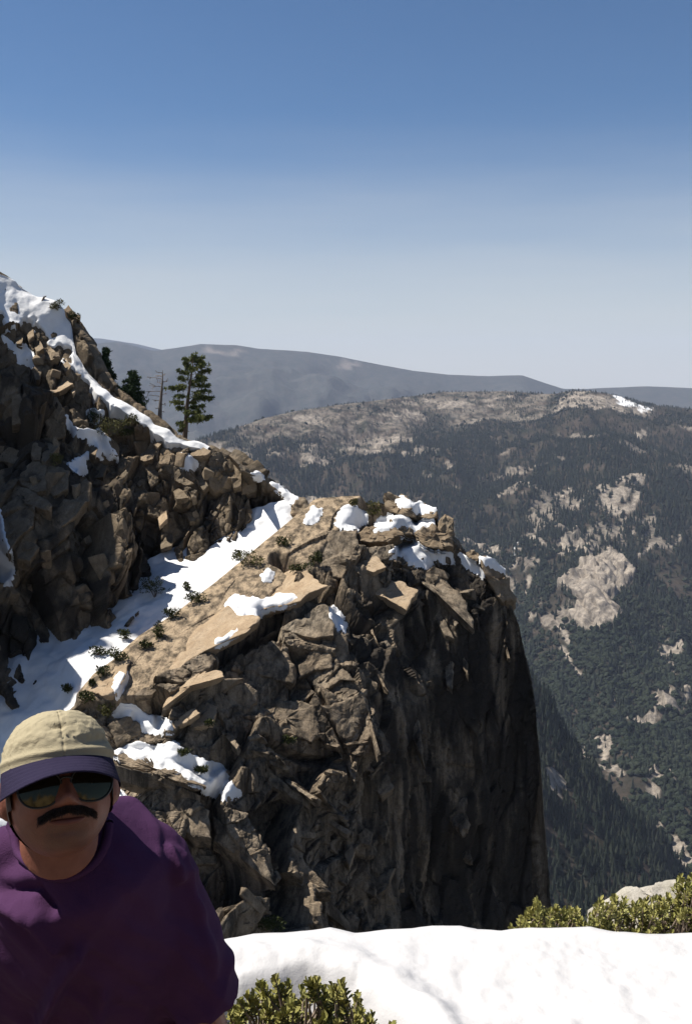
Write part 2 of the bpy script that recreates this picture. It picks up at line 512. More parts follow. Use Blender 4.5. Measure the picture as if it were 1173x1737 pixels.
rock_polys = [z7([(640, 1150), (700, 1050), (780, 980), (830, 1010), (870, 1080), (920, 1110), (880, 1180), (800, 1230), (770, 1260), (850, 1310), (850, 1370), (740, 1420), (640, 1400), (600, 1350), (680, 1290), (580, 1250)]),
    z7([(530, 1020), (640, 940), (700, 1000), (680, 1060), (610, 1080)]),
    z7([(720, 840), (750, 770), (850, 700), (980, 680), (970, 720), (890, 790), (800, 860)]),
    z7([(560, 790), (600, 750), (680, 830), (600, 850)]), z7([(1030, 960), (1130, 915), (1130, 950), (1060, 980)]),
    z7([(530, 330), (600, 285), (690, 290), (780, 300), (830, 305), (910, 345), (1000, 365), (980, 385), (830, 385), (700, 370), (620, 380), (540, 370)]),
    z7([(420, 1390), (500, 1380), (490, 1420), (440, 1420)]), z7([(990, 1400), (1050, 1360), (1040, 1410)]), z7([(880, 1490), (900, 1430), (935, 1490)]),
    z7([(340, 1080), (370, 1040), (425, 1080), (390, 1120), (360, 1160), (340, 1170)]), z7([(60, 960), (200, 990), (290, 1070), (280, 1110), (200, 1060), (80, 1010)]),
    z7([(980, 545), (1070, 535), (1060, 560), (990, 560)]), z7([(1090, 640), (1173, 640), (1173, 670)]), z7([(880, 470), (960, 460), (930, 500)]), z7([(820, 490), (850, 480), (850, 500)]),
    z7([(900, 910), (970, 880), (960, 915)]), z7([(480, 1185), (520, 1185), (510, 1205)]), z7([(470, 1320), (500, 1310), (490, 1360)]),
    z8([(820, 420), (830, 330), (900, 300), (980, 310), (990, 410), (850, 430), (740, 490), (720, 480)]), z8([(830, 680), (900, 655), (930, 780), (830, 830), (815, 770)]),
    z8([(360, 640), (420, 625), (470, 690), (430, 765), (360, 700)]), z8([(440, 490), (490, 560), (570, 640), (650, 660), (695, 740), (620, 700), (540, 660), (470, 580)]),
    z8([(590, 530), (625, 510), (640, 560), (620, 640)]), z8([(740, 60), (770, 110), (720, 130)]), z8([(880, 110), (940, 120), (900, 250), (880, 150)]),
    z8([(805, 915), (870, 920), (930, 980), (994, 1040), (960, 1040), (880, 960), (810, 935)]),
    [(500, 838), (520, 826), (566, 832), (570, 850), (500, 850)], [(520, 770), (545, 762), (575, 775), (560, 782), (530, 780)], [(488, 762), (505, 760), (520, 775), (505, 778)],
    [(640, 700), (700, 690), (720, 696), (650, 706)], [(452, 762), (462, 756), (466, 764), (455, 768)]]
rock_lines = [z8([(440, 55), (465, 90), (480, 130)]), z8([(460, 165), (475, 215), (520, 275)]), z8([(655, 340), (660, 400), (667, 455)]), z8([(525, 500), (530, 580)]), z7([(430, 1010), (490, 1050), (580, 1090)]),
    z7([(560, 1400), (590, 1440), (610, 1497)]), z7([(430, 1200), (405, 1260)]), z7([(930, 1010), (1000, 960)]), z7([(790, 860), (890, 830), (920, 790)])]
nz = fbm(Q / 55.0, 5, 31, 0.6) + 0.8 * fbm(Q / 16.0, 3, 33, 0.7)
rk = np.zeros(len(Q))
for ip, pl in enumerate(rock_polys):
    rk = np.maximum(rk, smoothstep(-4, 4, sdf_poly(px_, py_, pl) + nz * 5 + (2.5 if 17 < ip < 26 else -1.5)) * np.clip(0.8 + 0.5 * nz, 0.3, 1))
dome = smoothstep(-4, 3, sdf_poly(px_, py_, rock_polys[0]) + nz * 3)
rk = np.maximum(rk, dome)
for ln in rock_lines:
    rk = np.maximum(rk, smoothstep(2.5, -2.0, dist_line(px_, py_, ln) + nz * 2.0 - 3.2))
# open burnt ground on the plateau, and scattered outcrops
burn = smoothstep(-14, 10, sdf_poly(px_, py_, [(330, 770), (360, 735), (450, 705), (600, 683), (750, 664), (930, 664), (930, 700), (880, 715), (820, 700), (720, 690), (690, 730), (640, 760), (560, 745), (470, 740), (390, 755)]) + fbm(Q / 150.0, 4, 41) * 22)
outc = smoothstep(0.70, 0.9, fbm(Q / 170.0, 5, 51, 0.6) + smoothstep(1000, 700, py_) * 0.12) * (py_ < 1320)
rk = np.maximum(rk, outc * 0.6)
cliffy = np.maximum.reduce([smoothstep(-6, 6, sdf_poly(px_, py_, pl)) for pl in rock_polys[:2] + rock_polys[18:21]])
relief = relief * ramp + cliffy * (6 + 20 * facets(Q @ rotm(20, 30, 15).T / np.array([20., 40., 120.]), 61)) + rk * fbm(Q / 26.0, 3, 63) * 5
PB = PB + NB * relief.reshape(PB.shape[:2])[..., None]
valley = obj_np('valley_wall', PB.reshape(-1, 3), grid_faces(*PB.shape[:2]), M['hill'], smooth=True)
tag(valley, kind='structure')
snowB = smoothstep(-2, 2, sdf_poly(px_, py_, z7([(800, 300), (850, 315), (910, 345), (1000, 367), (950, 368), (880, 352), (840, 345)])) + nz * 3)
snowB = np.maximum(snowB, smoothstep(1.2, -0.6, dist_line(px_, py_, z7([(372, 1030), (362, 1060), (352, 1090), (350, 1130), (356, 1160)])) + nz))
set_attr(valley, 'rock', np.clip(rk + burn * 0.5 * np.clip(nz + 0.6, 0, 1), 0, 1)); set_attr(valley, 'snow', snowB)

# -------- the dark wooded spur below
edgeC = curve([(500, 1000), (860, 1100), (925, 1170), (960, 1240), (1010, 1310), (1080, 1388), (1140, 1440), (1173, 1500), (1230, 1580), (1400, 1760)])
YC = logT([(500, 1000, 1900), (925, 1170, 1560), (960, 1240, 1520), (1010, 1310, 1500), (1080, 1390, 1510), (1140, 1440, 1530), (1173, 1500, 1500), (1400, 1760, 1200), (930, 1300, 1330), (930, 1590, 980), (1100, 1590, 1050), (600, 1600, 900), (600, 1300, 1250), (1000, 1800, 820), (1300, 1800, 1000), (600, 1800, 750)])
xs = np.arange(640, 1400, 3.0)
pxC, pyC, PC = sheet(xs, edgeC, lambda x: edgeC(x) + 700, 160, YC, back=((20, -6), (70, -50), (200, -200), (400, -500)))
NC = grid_normals(PC); QC = PC.reshape(-1, 3)
PC = PC + NC * (fbm(QC / 110.0, 4, 71) * 14).reshape(PC.shape[:2])[..., None]
spur = obj_np('wooded_spur', PC.reshape(-1, 3), grid_faces(*PC.shape[:2]), M['hill'], smooth=True)
tag(spur, kind='structure')
rkC = smoothstep(-3, 3, sdf_poly(pxC.ravel(), pyC.ravel(), z8([(355, 660), (370, 640), (425, 630), (460, 690), (430, 765), (395, 720), (350, 700)])) + fbm(QC / 14.0, 4, 73) * 5)
set_attr(spur, 'rock', rkC); set_attr(spur, 'snow', rkC * 0)

# -------- valley floor under everything
gx, gy = np.meshgrid(np.linspace(-9000, 9000, 60), np.linspace(-3000, 9000, 50))
gz = -1010 + fbm(np.stack([gx, gy, gx * 0], -1).reshape(-1, 3) / 900.0, 3, 81).reshape(gx.shape) * 20
floor = obj_np('valley_floor', np.stack([gx, gy, gz], -1).reshape(-1, 3), grid_faces(*gx.shape, flip=True), M['hill'], smooth=True)
tag(floor, kind='structure')
set_attr(floor, 'rock', np.zeros(gx.size)); set_attr(floor, 'snow', np.zeros(gx.size))

# -------- forest: low tree shapes set on the slopes
def proto_tree(name, kind, mat, seed):
    r = np.random.default_rng(seed)
    V, F = [], []
    if kind == 'conifer':
        tiers = [(0.10, 0.20, 0.42), (0.28, 0.165, 0.62), (0.48, 0.12, 0.82), (0.68, 0.075, 1.0)]
        for z0, rad, z1 in tiers:
            b = len(V); n = 6
            for k in range(n):
                a = k * 2 * math.pi / n + r.uniform(-.3, .3)
                q = rad * r.uniform(0.75, 1.25)
                V.append((q * math.cos(a), q * math.sin(a), z0 + r.uniform(-.03, .03)))
            V.append((r.uniform(-.02, .02), r.uniform(-.02, .02), z1))
            for k in range(n): F.append((b + k, b + (k + 1) % n, b + n))
    else:
        for c in range(4):
            b = len(V); n = 6
            cx, cy, cz = r.uniform(-.3, .3), r.uniform(-.3, .3), r.uniform(0.3, 0.6)
            rad = r.uniform(0.25, 0.4)
            for ring, zz in ((0.75, -0.6), (1.0, 0.0), (0.65, 0.65)):
                for k in range(n):
                    a = k * 2 * math.pi / n + ring
                    q = rad * ring * r.uniform(0.8, 1.2)
                    V.append((cx + q * math.cos(a), cy + q * math.sin(a), cz + rad * zz))
            V.append((cx, cy, cz + rad))
            for g in range(2):
                for k in range(n):
                    F.append((b + g * n + k, b + g * n + (k + 1) % n, b + (g + 1) * n + (k + 1) % n)); F.append((b + g * n + k, b + (g + 1) * n + (k + 1) % n, b + (g + 1) * n + k))
            for k in range(n): F.append((b + 2 * n + k, b + 2 * n + (k + 1) % n, b + 3 * n))
    return np.array(V), np.array(F)

def forest(name, label, pts, scale, kind, mat, seed):
    """one object: copies of a few tree shapes on many points"""
    r = np.random.default_rng(seed)
    protos = [proto_tree('t', kind, mat, seed + k) for k in range(5)]
    VV, FF, base = [], [], 0
    pick = r.integers(0, 5, len(pts))
    for k, (V, F) in enumerate(protos):
        sel = np.where(pick == k)[0]
        if not len(sel): continue
        a = r.uniform(0, 6.28, len(sel)); s = scale[sel]
        w = r.uniform(0.8, 1.3, len(sel))
        c, n = np.cos(a), np.sin(a)
        X = (V[None, :, 0] * c[:, None] - V[None, :, 1] * n[:, None]) * (s * w)[:, None]
        Yy = (V[None, :, 0] * n[:, None] + V[None, :, 1] * c[:, None]) * (s * w)[:, None]
        Z = V[None, :, 2] * s[:, None] - 0.04 * s[:, None]
        VV.append((np.stack([X, Yy, Z], -1) + pts[sel][:, None]).reshape(-1, 3))
        FF.append((F[None] + (np.arange(len(sel)) * len(V))[:, None, None]).reshape(-1, 3) + base)
        base += len(sel) * len(V)
    o = obj_np(name, np.concatenate(VV), [np.concatenate(FF)], mat, local=False)
    tag(o, label, 'forest', kind='stuff')
    return o

def scatter_on(Pg, px, py, dens, n, seed):
    """n random points on a grid surface, weighted by real area and by dens (per vertex)"""
    r = np.random.default_rng(seed)
    A = np.linalg.norm(np.cross(Pg[1:, :-1] - Pg[:-1, :-1], Pg[:-1, 1:] - Pg[:-1, :-1]), axis=-1)
    x_, y_ = px[:-1, :-1], py[:-1, :-1]
    vis = (x_ > -60) & (x_ < 1300) & ((x_ > 720) | (y_ < 960)) & ((x_ > 250) | (y_ < 800))
    w = (np.minimum(A, np.percentile(A, 97)) * dens[:-1, :-1] * vis).ravel()
    k = r.choice(w.size, n, p=w / w.sum())
    j, i = np.unravel_index(k, A.shape)
    u, v = r.random(n)[:, None], r.random(n)[:, None]
    return Pg[j, i] * (1 - u) * (1 - v) + Pg[j, i + 1] * u * (1 - v) + Pg[j + 1, i] * (1 - u) * v + Pg[j + 1, i + 1] * u * v, px[j, i], py[j, i]

shB = PB.shape[:2]
clump = smoothstep(-0.35, 0.35, fbm(Q / 140.0, 4, 91) + 0.12)
densB = (1 - np.clip(rk * 1.2, 0, 0.95) - 0.0) * (1 - 0.93 * burn) * (0.25 + 0.75 * clump)
densB = densB * (py_ > crestB(px_) - 1) * (1 - dome)
greens = smoothstep(900, 1150, py_)
pt, qx, qy = scatter_on(PB, pxB, pyB, (densB * (1 - 0.55 * greens)).reshape(shB), 34000, 1)
forest('conifer_forest', 'dark conifer forest covering the opposite valley wall', pt, RNG.uniform(11, 30, len(pt)) * (0.55 + 0.45 * smoothstep(690, 790, qy)), 'conifer', M['far_conifer'], 5)
pt, qx, qy = scatter_on(PB, pxB, pyB, (densB * (greens * 1.2 + 0.03)).reshape(shB), 11000, 2)
forest('oak_woodland', 'green oak woodland filling the lower valley wall', pt, RNG.uniform(8, 19, len(pt)), 'oak', M['far_oak'], 15)
densC = (1 - rkC) * (pyC.ravel() >= edgeC(pxC.ravel()) - 1)
pt, qx, qy = scatter_on(PC, pxC, pyC, densC.reshape(PC.shape[:2]), 5200, 3)
forest('spur_forest', 'dark conifers crowding the near wooded spur beside the cliff', pt, RNG.uniform(10, 24, len(pt)), 'conifer', M['far_conifer'], 25)

# -------- the air of the valley
def haze_box():
    V = [(x, y, z) for x in (-14000, 14000) for y in (-2500, 21500) for z in (-2200, 800)]
    F = [(0, 1, 3, 2), (4, 6, 7, 5), (0, 4, 5, 1), (2, 3, 7, 6), (0, 2, 6, 4), (1, 5, 7, 3)]
    me = bpy.data.meshes.new('haze'); me.from_pydata(V, [], F)
    o = link(bpy.data.objects.new('haze', me))
    m = bpy.data.materials.new('haze'); m.use_nodes = True
    t = m.node_tree; t.nodes.clear()
    v = t.nodes.new('ShaderNodeVolumePrincipled'); ou = t.nodes.new('ShaderNodeOutputMaterial')
    v.inputs['Color'].default_value = (0.64, 0.75, 1.0, 1)
    v.inputs['Density'].default_value = HAZE
    v.inputs['Anisotropy'].default_value = 0.0
    t.links.new(v.outputs[0], ou.inputs['Volume'])
    me.materials.append(m)
    tag(o, 'pale blue haze hanging in the valley air', 'haze', kind='stuff')
haze_box()
# ================================================================ the rock headland and the ridge behind it
def cliff_mesh(px, py, Pg, disp, mat, name):
    N = grid_normals(Pg)
    Pg = Pg + N * disp.reshape(Pg.shape[:2])[..., None]
    o = obj_np(name, Pg.reshape(-1, 3), grid_faces(*Pg.shape[:2]), mat, local=False)
    tag(o, kind='structure')
    splat(Pg)
    return o, Pg

def noise_warp(Q, s, a, seed):
    return Q + a * np.stack([vnoise(Q / s + k * 11.3, seed + k) for k in range(3)], -1)

# -------- left ridge
SNT = curve([(-120, 380), (0, 461), (30, 480), (60, 503), (105, 528), (120, 545), (125, 572), (130, 602), (152, 632), (181, 662), (200, 678), (245, 708), (262, 720), (300, 741), (345, 757), (356, 764)])
SNB = curve([(-120, 500), (0, 566), (40, 562), (52, 577), (66, 583), (98, 608), (120, 632), (149, 650), (161, 672), (175, 692), (200, 698), (235, 716), (262, 738), (285, 757), (300, 766), (318, 760), (356, 770)])
crestR = curve([(-580, -200), (-480, -100), (-320, 60), (-230, 190), (-150, 330), (-60, 425), (0, 464), (60, 505), (105, 534), (135, 560), (158, 606), (190, 652), (245, 700), (300, 740), (350, 762), (395, 778), (430, 803), (470, 832), (500, 852), (520, 885), (560, 960)])
YR = TPS([(-320, 60, 112), (-320, 500, 106), (-480, 60, 104), (-480, 500, 99), (-580, 300, 100), (-480, 1250, 88), (0, 464, 125), (100, 534, 124.5), (160, 606, 123), (0, 600, 119), (100, 620, 120.5), (245, 705, 118.5), (350, 762, 116), (430, 803, 114.5), (500, 852, 112.5), (520, 885, 112), (560, 960, 110),
          (-320, 1250, 90), (0, 1140, 95.5), (100, 1100, 97.5), (200, 1010, 104.5), (330, 960, 109.3), (440, 910, 111), (500, 875, 112), (0, 800, 106), (90, 860, 104.5), (160, 820, 110), (0, 940, 99), (110, 940, 102), (300, 800, 114), (300, 880, 112),
          (-320, 800, 105), (200, 760, 115), (60, 700, 114), (-100, 1300, 90), (300, 1100, 102), (420, 850, 113.2)])
xs = np.concatenate([np.arange(-570, -60, 3.0), np.arange(-60, 548, 1.45)])
baseR = curve([(-580, 1560), (-480, 1500), (-320, 1420), (0, 1230), (120, 1180), (220, 1080), (350, 1010), (460, 960), (520, 940), (560, 985)])
pxR, pyR, PR = sheet(xs, crestR, baseR, 470, YR, back=((0.6, -0.05), (1.8, -0.5), (4, -2.0), (9, -7), (18, -22), (30, -50)))
Q = PR.reshape(-1, 3); qx, qy = pxR.ravel(), pyR.ravel()
Qw = noise_warp(Q, 5.0, 0.5, 101)
Rj = rotm(12, -8, 25)
big = facets(Qw @ Rj.T / np.array([7.0, 6.0, 13.0]), 111, 1.3, 0.12, 0.05)
mid = facets(Qw @ Rj.T / np.array([2.8, 2.6, 5.2]), 121, 1.3, 0.2, 0.07)
sml = facets(noise_warp(Q, 1.5, 0.3, 131) @ rotm(30, 10, 5).T / np.array([0.85, 0.8, 1.2]), 141, 1.2, 0.3, 0.15)
vert = fbm(Q / np.array([2.6, 2.6, 14.0]), 4, 151)
# deep vertical clefts in the dark part of the wall
cleft = smoothstep(0.35, -0.25, np.abs(fbm(Q / np.array([4.0, 4.0, 22.0]), 3, 161)) * 2.2 - 0.1)
edge = smoothstep(0, 26, qy - crestR(qx)) * 0.8 + 0.2
dR = 0.6 + (big * 4.0 + mid * 1.3 + sml * 0.24 + vert * 0.5 - cleft * 1.5 + fbm(Q / 0.5, 3, 171) * 0.08) * edge
# broad lit buttress low on the left is smoother
butt = smoothstep(-20, 25, sdf_poly(qx, qy, [(-60, 860), (40, 790), (130, 790), (165, 850), (150, 940), (90, 1000), (20, 960), (-60, 920)]))
dR = dR * (1 - 0.45 * butt) + butt * 1.6
under = smoothstep(-8, 6, qy - SNT(qx)) * smoothstep(6, -8, qy - SNB(qx)) * smoothstep(362, 345, qx)
dR = dR * (1 - 0.85 * under)
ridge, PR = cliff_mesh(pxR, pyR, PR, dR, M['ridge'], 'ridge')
set_attr(ridge, 'stain_shade', 0.85 * smoothstep(-0.25, 0.35, fbm(Q / np.array([2.2, 2.2, 9.0]), 4, 195)) * smoothstep(20, 70, qy - SNB(np.minimum(qx, 350))))  # streaky dark colour that paints extra shade into the ridge wall

# -------- headland
crestH = curve([(60, 1275), (110, 1226), (140, 1192), (170, 1157), (205, 1131), (245, 1092), (300, 1058), (350, 1020), (400, 978), (440, 944), (480, 911), (512, 883), (540, 858), (575, 853), (610, 851), (650, 850), (690, 856), (720, 866),
               (745, 884), (765, 905), (782, 930), (800, 950), (830, 970), (855, 998), (870, 1030), (880, 1060), (890, 1110), (905, 1185), (913, 1260), (920, 1330), (926, 1420), (932, 1510), (940, 1640), (950, 1800)])
YH = TPS([(60, 1260, 87), (140, 1176, 88.5), (200, 1112, 92), (300, 1042, 97), (400, 966, 103), (480, 905, 108), (540, 858, 112), (610, 851, 112), (660, 850, 111), (720, 866, 109.5), (765, 905, 107.5), (800, 950, 106), (870, 1030, 104), (905, 1185, 103), (920, 1330, 102.5), (932, 1510, 102), (950, 1800, 101),
          (250, 1190, 86.5), (350, 1120, 91), (440, 1050, 96), (510, 985, 101.5), (560, 940, 105), (600, 1000, 101.5), (620, 960, 104), (650, 930, 106), (700, 930, 106.5), (740, 940, 106),
          (590, 1070, 95.5), (612, 1150, 91.5), (640, 1280, 88.5), (480, 1100, 94), (400, 1180, 88.5), (500, 1200, 89), (300, 1230, 84.5), (220, 1260, 83.5), (300, 1300, 82), (420, 1330, 83.5), (540, 1330, 86.3), (560, 1260, 87.5),
          (700, 1100, 100.5), (720, 1020, 103), (690, 1280, 94), (780, 1050, 103), (800, 1200, 101.5), (800, 1500, 99), (860, 1300, 102), (880, 1500, 101), (700, 1500, 93.5), (640, 1500, 87),
          (220, 1450, 78), (400, 1500, 78.5), (560, 1500, 84.5), (400, 1600, 75), (600, 1600, 85), (750, 1620, 93), (900, 1640, 100), (200, 1640, 73), (60, 1500, 77), (120, 1330, 83)])
xs = np.concatenate([np.arange(70, 860, 1.25), np.arange(860, 946, 0.8)])
pxH, pyH, PH = sheet(xs, crestH, lambda x: np.full_like(x, 1700.0), 600, YH, back=((0.5, -0.05), (1.5, -0.5), (3.5, -2.2), (7, -7), (12, -18), (18, -40)), power=1.0, wrap=0.9)
Q = PH.reshape(-1, 3); qx, qy = pxH.ravel(), pyH.ravel()
slabm = smoothstep(-6, 10, sdf_poly(qx, qy, [(130, 1195), (170, 1130), (300, 1030), (420, 945), (530, 850), (620, 845), (600, 890), (545, 950), (480, 1010), (440, 1050), (330, 1140), (250, 1198), (190, 1205)]))
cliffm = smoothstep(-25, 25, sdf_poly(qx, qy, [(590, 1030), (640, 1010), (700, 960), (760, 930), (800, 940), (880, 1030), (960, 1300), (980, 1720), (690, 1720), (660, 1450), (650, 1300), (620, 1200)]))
Qw = noise_warp(Q, 4.0, 0.4, 201)
Rj = rotm(-25, 35, 20)                 # joints dip to the lower right
big = facets(Qw @ Rj.T / np.array([13.0, 8.0, 5.5]), 211, 1.2, 0.10, 0.05)
mid = facets(Qw @ Rj.T / np.array([4.8, 3.2, 1.9]), 221, 1.3, 0.16, 0.06)
sml = facets(noise_warp(Q, 1.2, 0.25, 231) @ rotm(-20, 40, 10).T / np.array([1.0, 0.8, 0.55]), 241, 1.2, 0.25, 0.15)
vb = facets(noise_warp(Q, 6.0, 0.8, 251) @ rotm(4, -6, 35).T / np.array([1.6, 2.2, 9.0]), 251, 1.2, 0.2, 0.10)
vs = fbm(Q / np.array([0.7, 0.7, 8.0]), 4, 261)
vl = fbm(Q / np.array([3.5, 3.5, 20.0]), 3, 265)
fine = fbm(Q / 0.45, 3, 271) * 0.07
dF = big * 2.8 + mid * 0.7 + sml * 0.16 + fine + fbm(Q / 5.0, 3, 275) * 0.4
dC = vb * 0.75 + vs * 0.10 + vl * 1.0 + sml * 0.14 + fine * 0.7
dS = (facets(Qw @ rotm(10, 30, -40).T / np.array([7, 3.0, 2.0]), 281, 0.4) * 0.28 + fine * 0.6 + fbm(Q / 2.0, 3, 285) * 0.10)
edge = smoothstep(0, 18, qy - crestH(qx)) * 0.75 + 0.25
dH = (dF * (1 - cliffm) + dC * cliffm) * (1 - slabm) + dS * slabm
dH = dH * edge + slabm * 0.9
# cracks and gullies that run across the face
for ln, w, a in [([(470, 960), (540, 1000), (600, 1045), (650, 1075)], 16, 2.6), ([(430, 1075), (500, 1060), (575, 1040)], 8, 1.2), ([(520, 1140), (560, 1210), (585, 1270), (600, 1350)], 7, 1.5),
                 ([(440, 1260), (520, 1290), (580, 1300)], 12, 1.8), ([(600, 1090), (625, 1160), (650, 1290), (640, 1420)], 9, 1.5), ([(455, 1285), (560, 1370), (600, 1410)], 9, -1.4), ([(330, 1130), (430, 1070), (500, 1020)], 12, 1.8)]:
    dH = dH - a * smoothstep(w, 0, dist_line(qx, qy, ln) + 2.5 * vnoise(Q / 1.5, 291))
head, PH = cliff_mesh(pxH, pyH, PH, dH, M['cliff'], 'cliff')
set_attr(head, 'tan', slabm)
set_attr(head, 'stain_shade', 0.9 * cliffm * (1 - slabm) * smoothstep(-0.75, 0.15, fbm(Q / np.array([1.8, 1.8, 15.0]), 4, 295)))  # seepage streaks, spread widely to paint the shaded cliff face near-black

# -------- snow gully between them
YG = TPS([(-320, 1330, 88.5), (0, 1140, 95), (0, 1210, 91), (100, 1100, 97.6), (60, 1180, 92.5), (130, 1130, 93.5), (200, 1010, 105.4), (215, 1045, 100.6), (220, 1075, 98), (330, 960, 110.6), (315, 985, 105.6), (300, 1020, 101.8), (440, 910, 111.6), (400, 955, 106.2), (500, 875, 112.0), (480, 905, 109.6), (540, 870, 116), (540, 915, 112.5), (560, 830, 119), (0, 1300, 87), (0, 1600, 82), (-320, 1900, 75), (110, 1500, 83), (60, 1850, 77), (160, 1190, 89.3), (-100, 1250, 91), (200, 1160, 90.5)])
xs = np.arange(-300, 540, 2.2)
topG = curve([(-320, 1230), (0, 1100), (100, 1062), (200, 975), (330, 925), (440, 872), (490, 862), (515, 872), (540, 885)])
botG = curve([(-320, 1950), (0, 1900), (90, 1800), (130, 1420), (160, 1280), (200, 1180), (300, 1080), (420, 990), (520, 925), (545, 915)])
pxG, pyG, PG = sheet(xs, topG, botG, 240, YG)
NG = grid_normals(PG)
QG = PG.reshape(-1, 3)
dG = fbm(QG / 6.0, 4, 301) * 0.55 + fbm(QG / 1.6, 3, 305) * 0.10
# sun cups
f1, f2, _, _ = voronoi(QG / 1.1, 311)
dG = dG + 0.10 * f1
PG = PG + np.array([0, -0.2, 0.45])
PG = PG + NG * dG.reshape(PG.shape[:2])[..., None]
gully = obj_np('snow_gully', PG.reshape(-1, 3), grid_faces(*PG.shape[:2]), M['snow'], smooth=True, local=False)
tag(gully, kind='structure')
splat(PG)

# -------- solid snow patches lying on the rock
def blur(a, m, n):
    for _ in range(n):
        for ax in (0, 1):
            a2 = a * m
            s = a2 + np.roll(a2, 1, ax) + np.roll(a2, -1, ax)
            w = m + np.roll(m, 1, ax) + np.roll(m, -1, ax)
            a = np.where(w > 0, s / np.maximum(w, 1e-6), a)
    return a

def snow_patch(poly, label, thick=0.7, step=1.6, soft=3, edge=7.0, seed=0, up=0.75, parent=None, group='snow patches on the rock', lift=0.0, Yc=None):
    poly = np.asarray(poly, float)
    x0, y0 = poly.min(0) - 9; x1, y1 = poly.max(0) + 9
    gx, gy = np.meshgrid(np.arange(x0, x1, step), np.arange(y0, y1, step))
    d = depth(gx, gy, 2, True)
    s = sdf_poly(gx, gy, poly)
    ok = np.isfinite(d) & (s > -30)
    med = np.nanmedian(d[s > 0])
    if Yc is not None: ok = np.ones_like(ok); d = np.full_like(d, Yc); med = Yc
    ok &= np.abs(d - med) < 14
    d = np.where(ok, d, med)
    d = blur(d, ok.astype(float), soft)
    near = ok.astype(float)
    for ax in (0, 1): near = near + np.roll(near, 1, ax) + np.roll(near, -1, ax)
    Pp = at(gx, gy, d)
    sn = s + 3.2 * vnoise(Pp.reshape(-1, 3) / 0.75, 401 + seed).reshape(s.shape) + 1.6 * vnoise(Pp.reshape(-1, 3) / 0.3, 402 + seed).reshape(s.shape)
    e = np.clip(sn / edge, -1, 1)
    h = thick * np.where(e > 0, np.sqrt(1 - (1 - e) ** 2), e * 1.4) + lift * (e > 0)
    h = h + 0.06 * vnoise(Pp.reshape(-1, 3) / 0.9, 403).reshape(s.shape) * (e > 0)
    away = -Pp / np.linalg.norm(Pp, axis=-1, keepdims=True)
    nrm = away * (1 - up) + np.array([0, 0, 1.0]) * up
    Pt = Pp + nrm * h[..., None]
    keep = (sn > -5) & (near > 0)
    nr, nc = gx.shape
    idx = np.arange(nr * nc).reshape(nr, nc)
    q = keep[:-1, :-1] & keep[1:, :-1] & keep[:-1, 1:] & keep[1:, 1:]
    F = np.stack([idx[:-1, :-1][q], idx[1:, :-1][q], idx[1:, 1:][q], idx[:-1, 1:][q]], -1)
    if not len(F): return None
    used = np.unique(F); rm = -np.ones(nr * nc, int); rm[used] = np.arange(len(used))
    V = Pt.reshape(-1, 3)[used]
    # a body below the surface, so that the patch has depth
    low = V - nrm.reshape(-1, 3)[used] * (thick * 1.2)
    F = rm[F]
    nV = len(V)
    o = obj_np('snow_patch', np.concatenate([V, low]), [np.concatenate([F, F[:, ::-1] + nV])], M['snow'], parent, smooth=True)
    tag(o, label, 'snow', group)
    splat(V)
    return o

# -------- solid stones: an outline with its own place, tilt and thickness
def plane_depth(px, py, P0, n, lim):
    r = rays(px, py)
    den = r @ n
    Y = (P0 @ n) / np.where(np.abs(den) < 0.12, -0.12, den)
    return np.clip(Y, P0[1] - lim, P0[1] + lim)

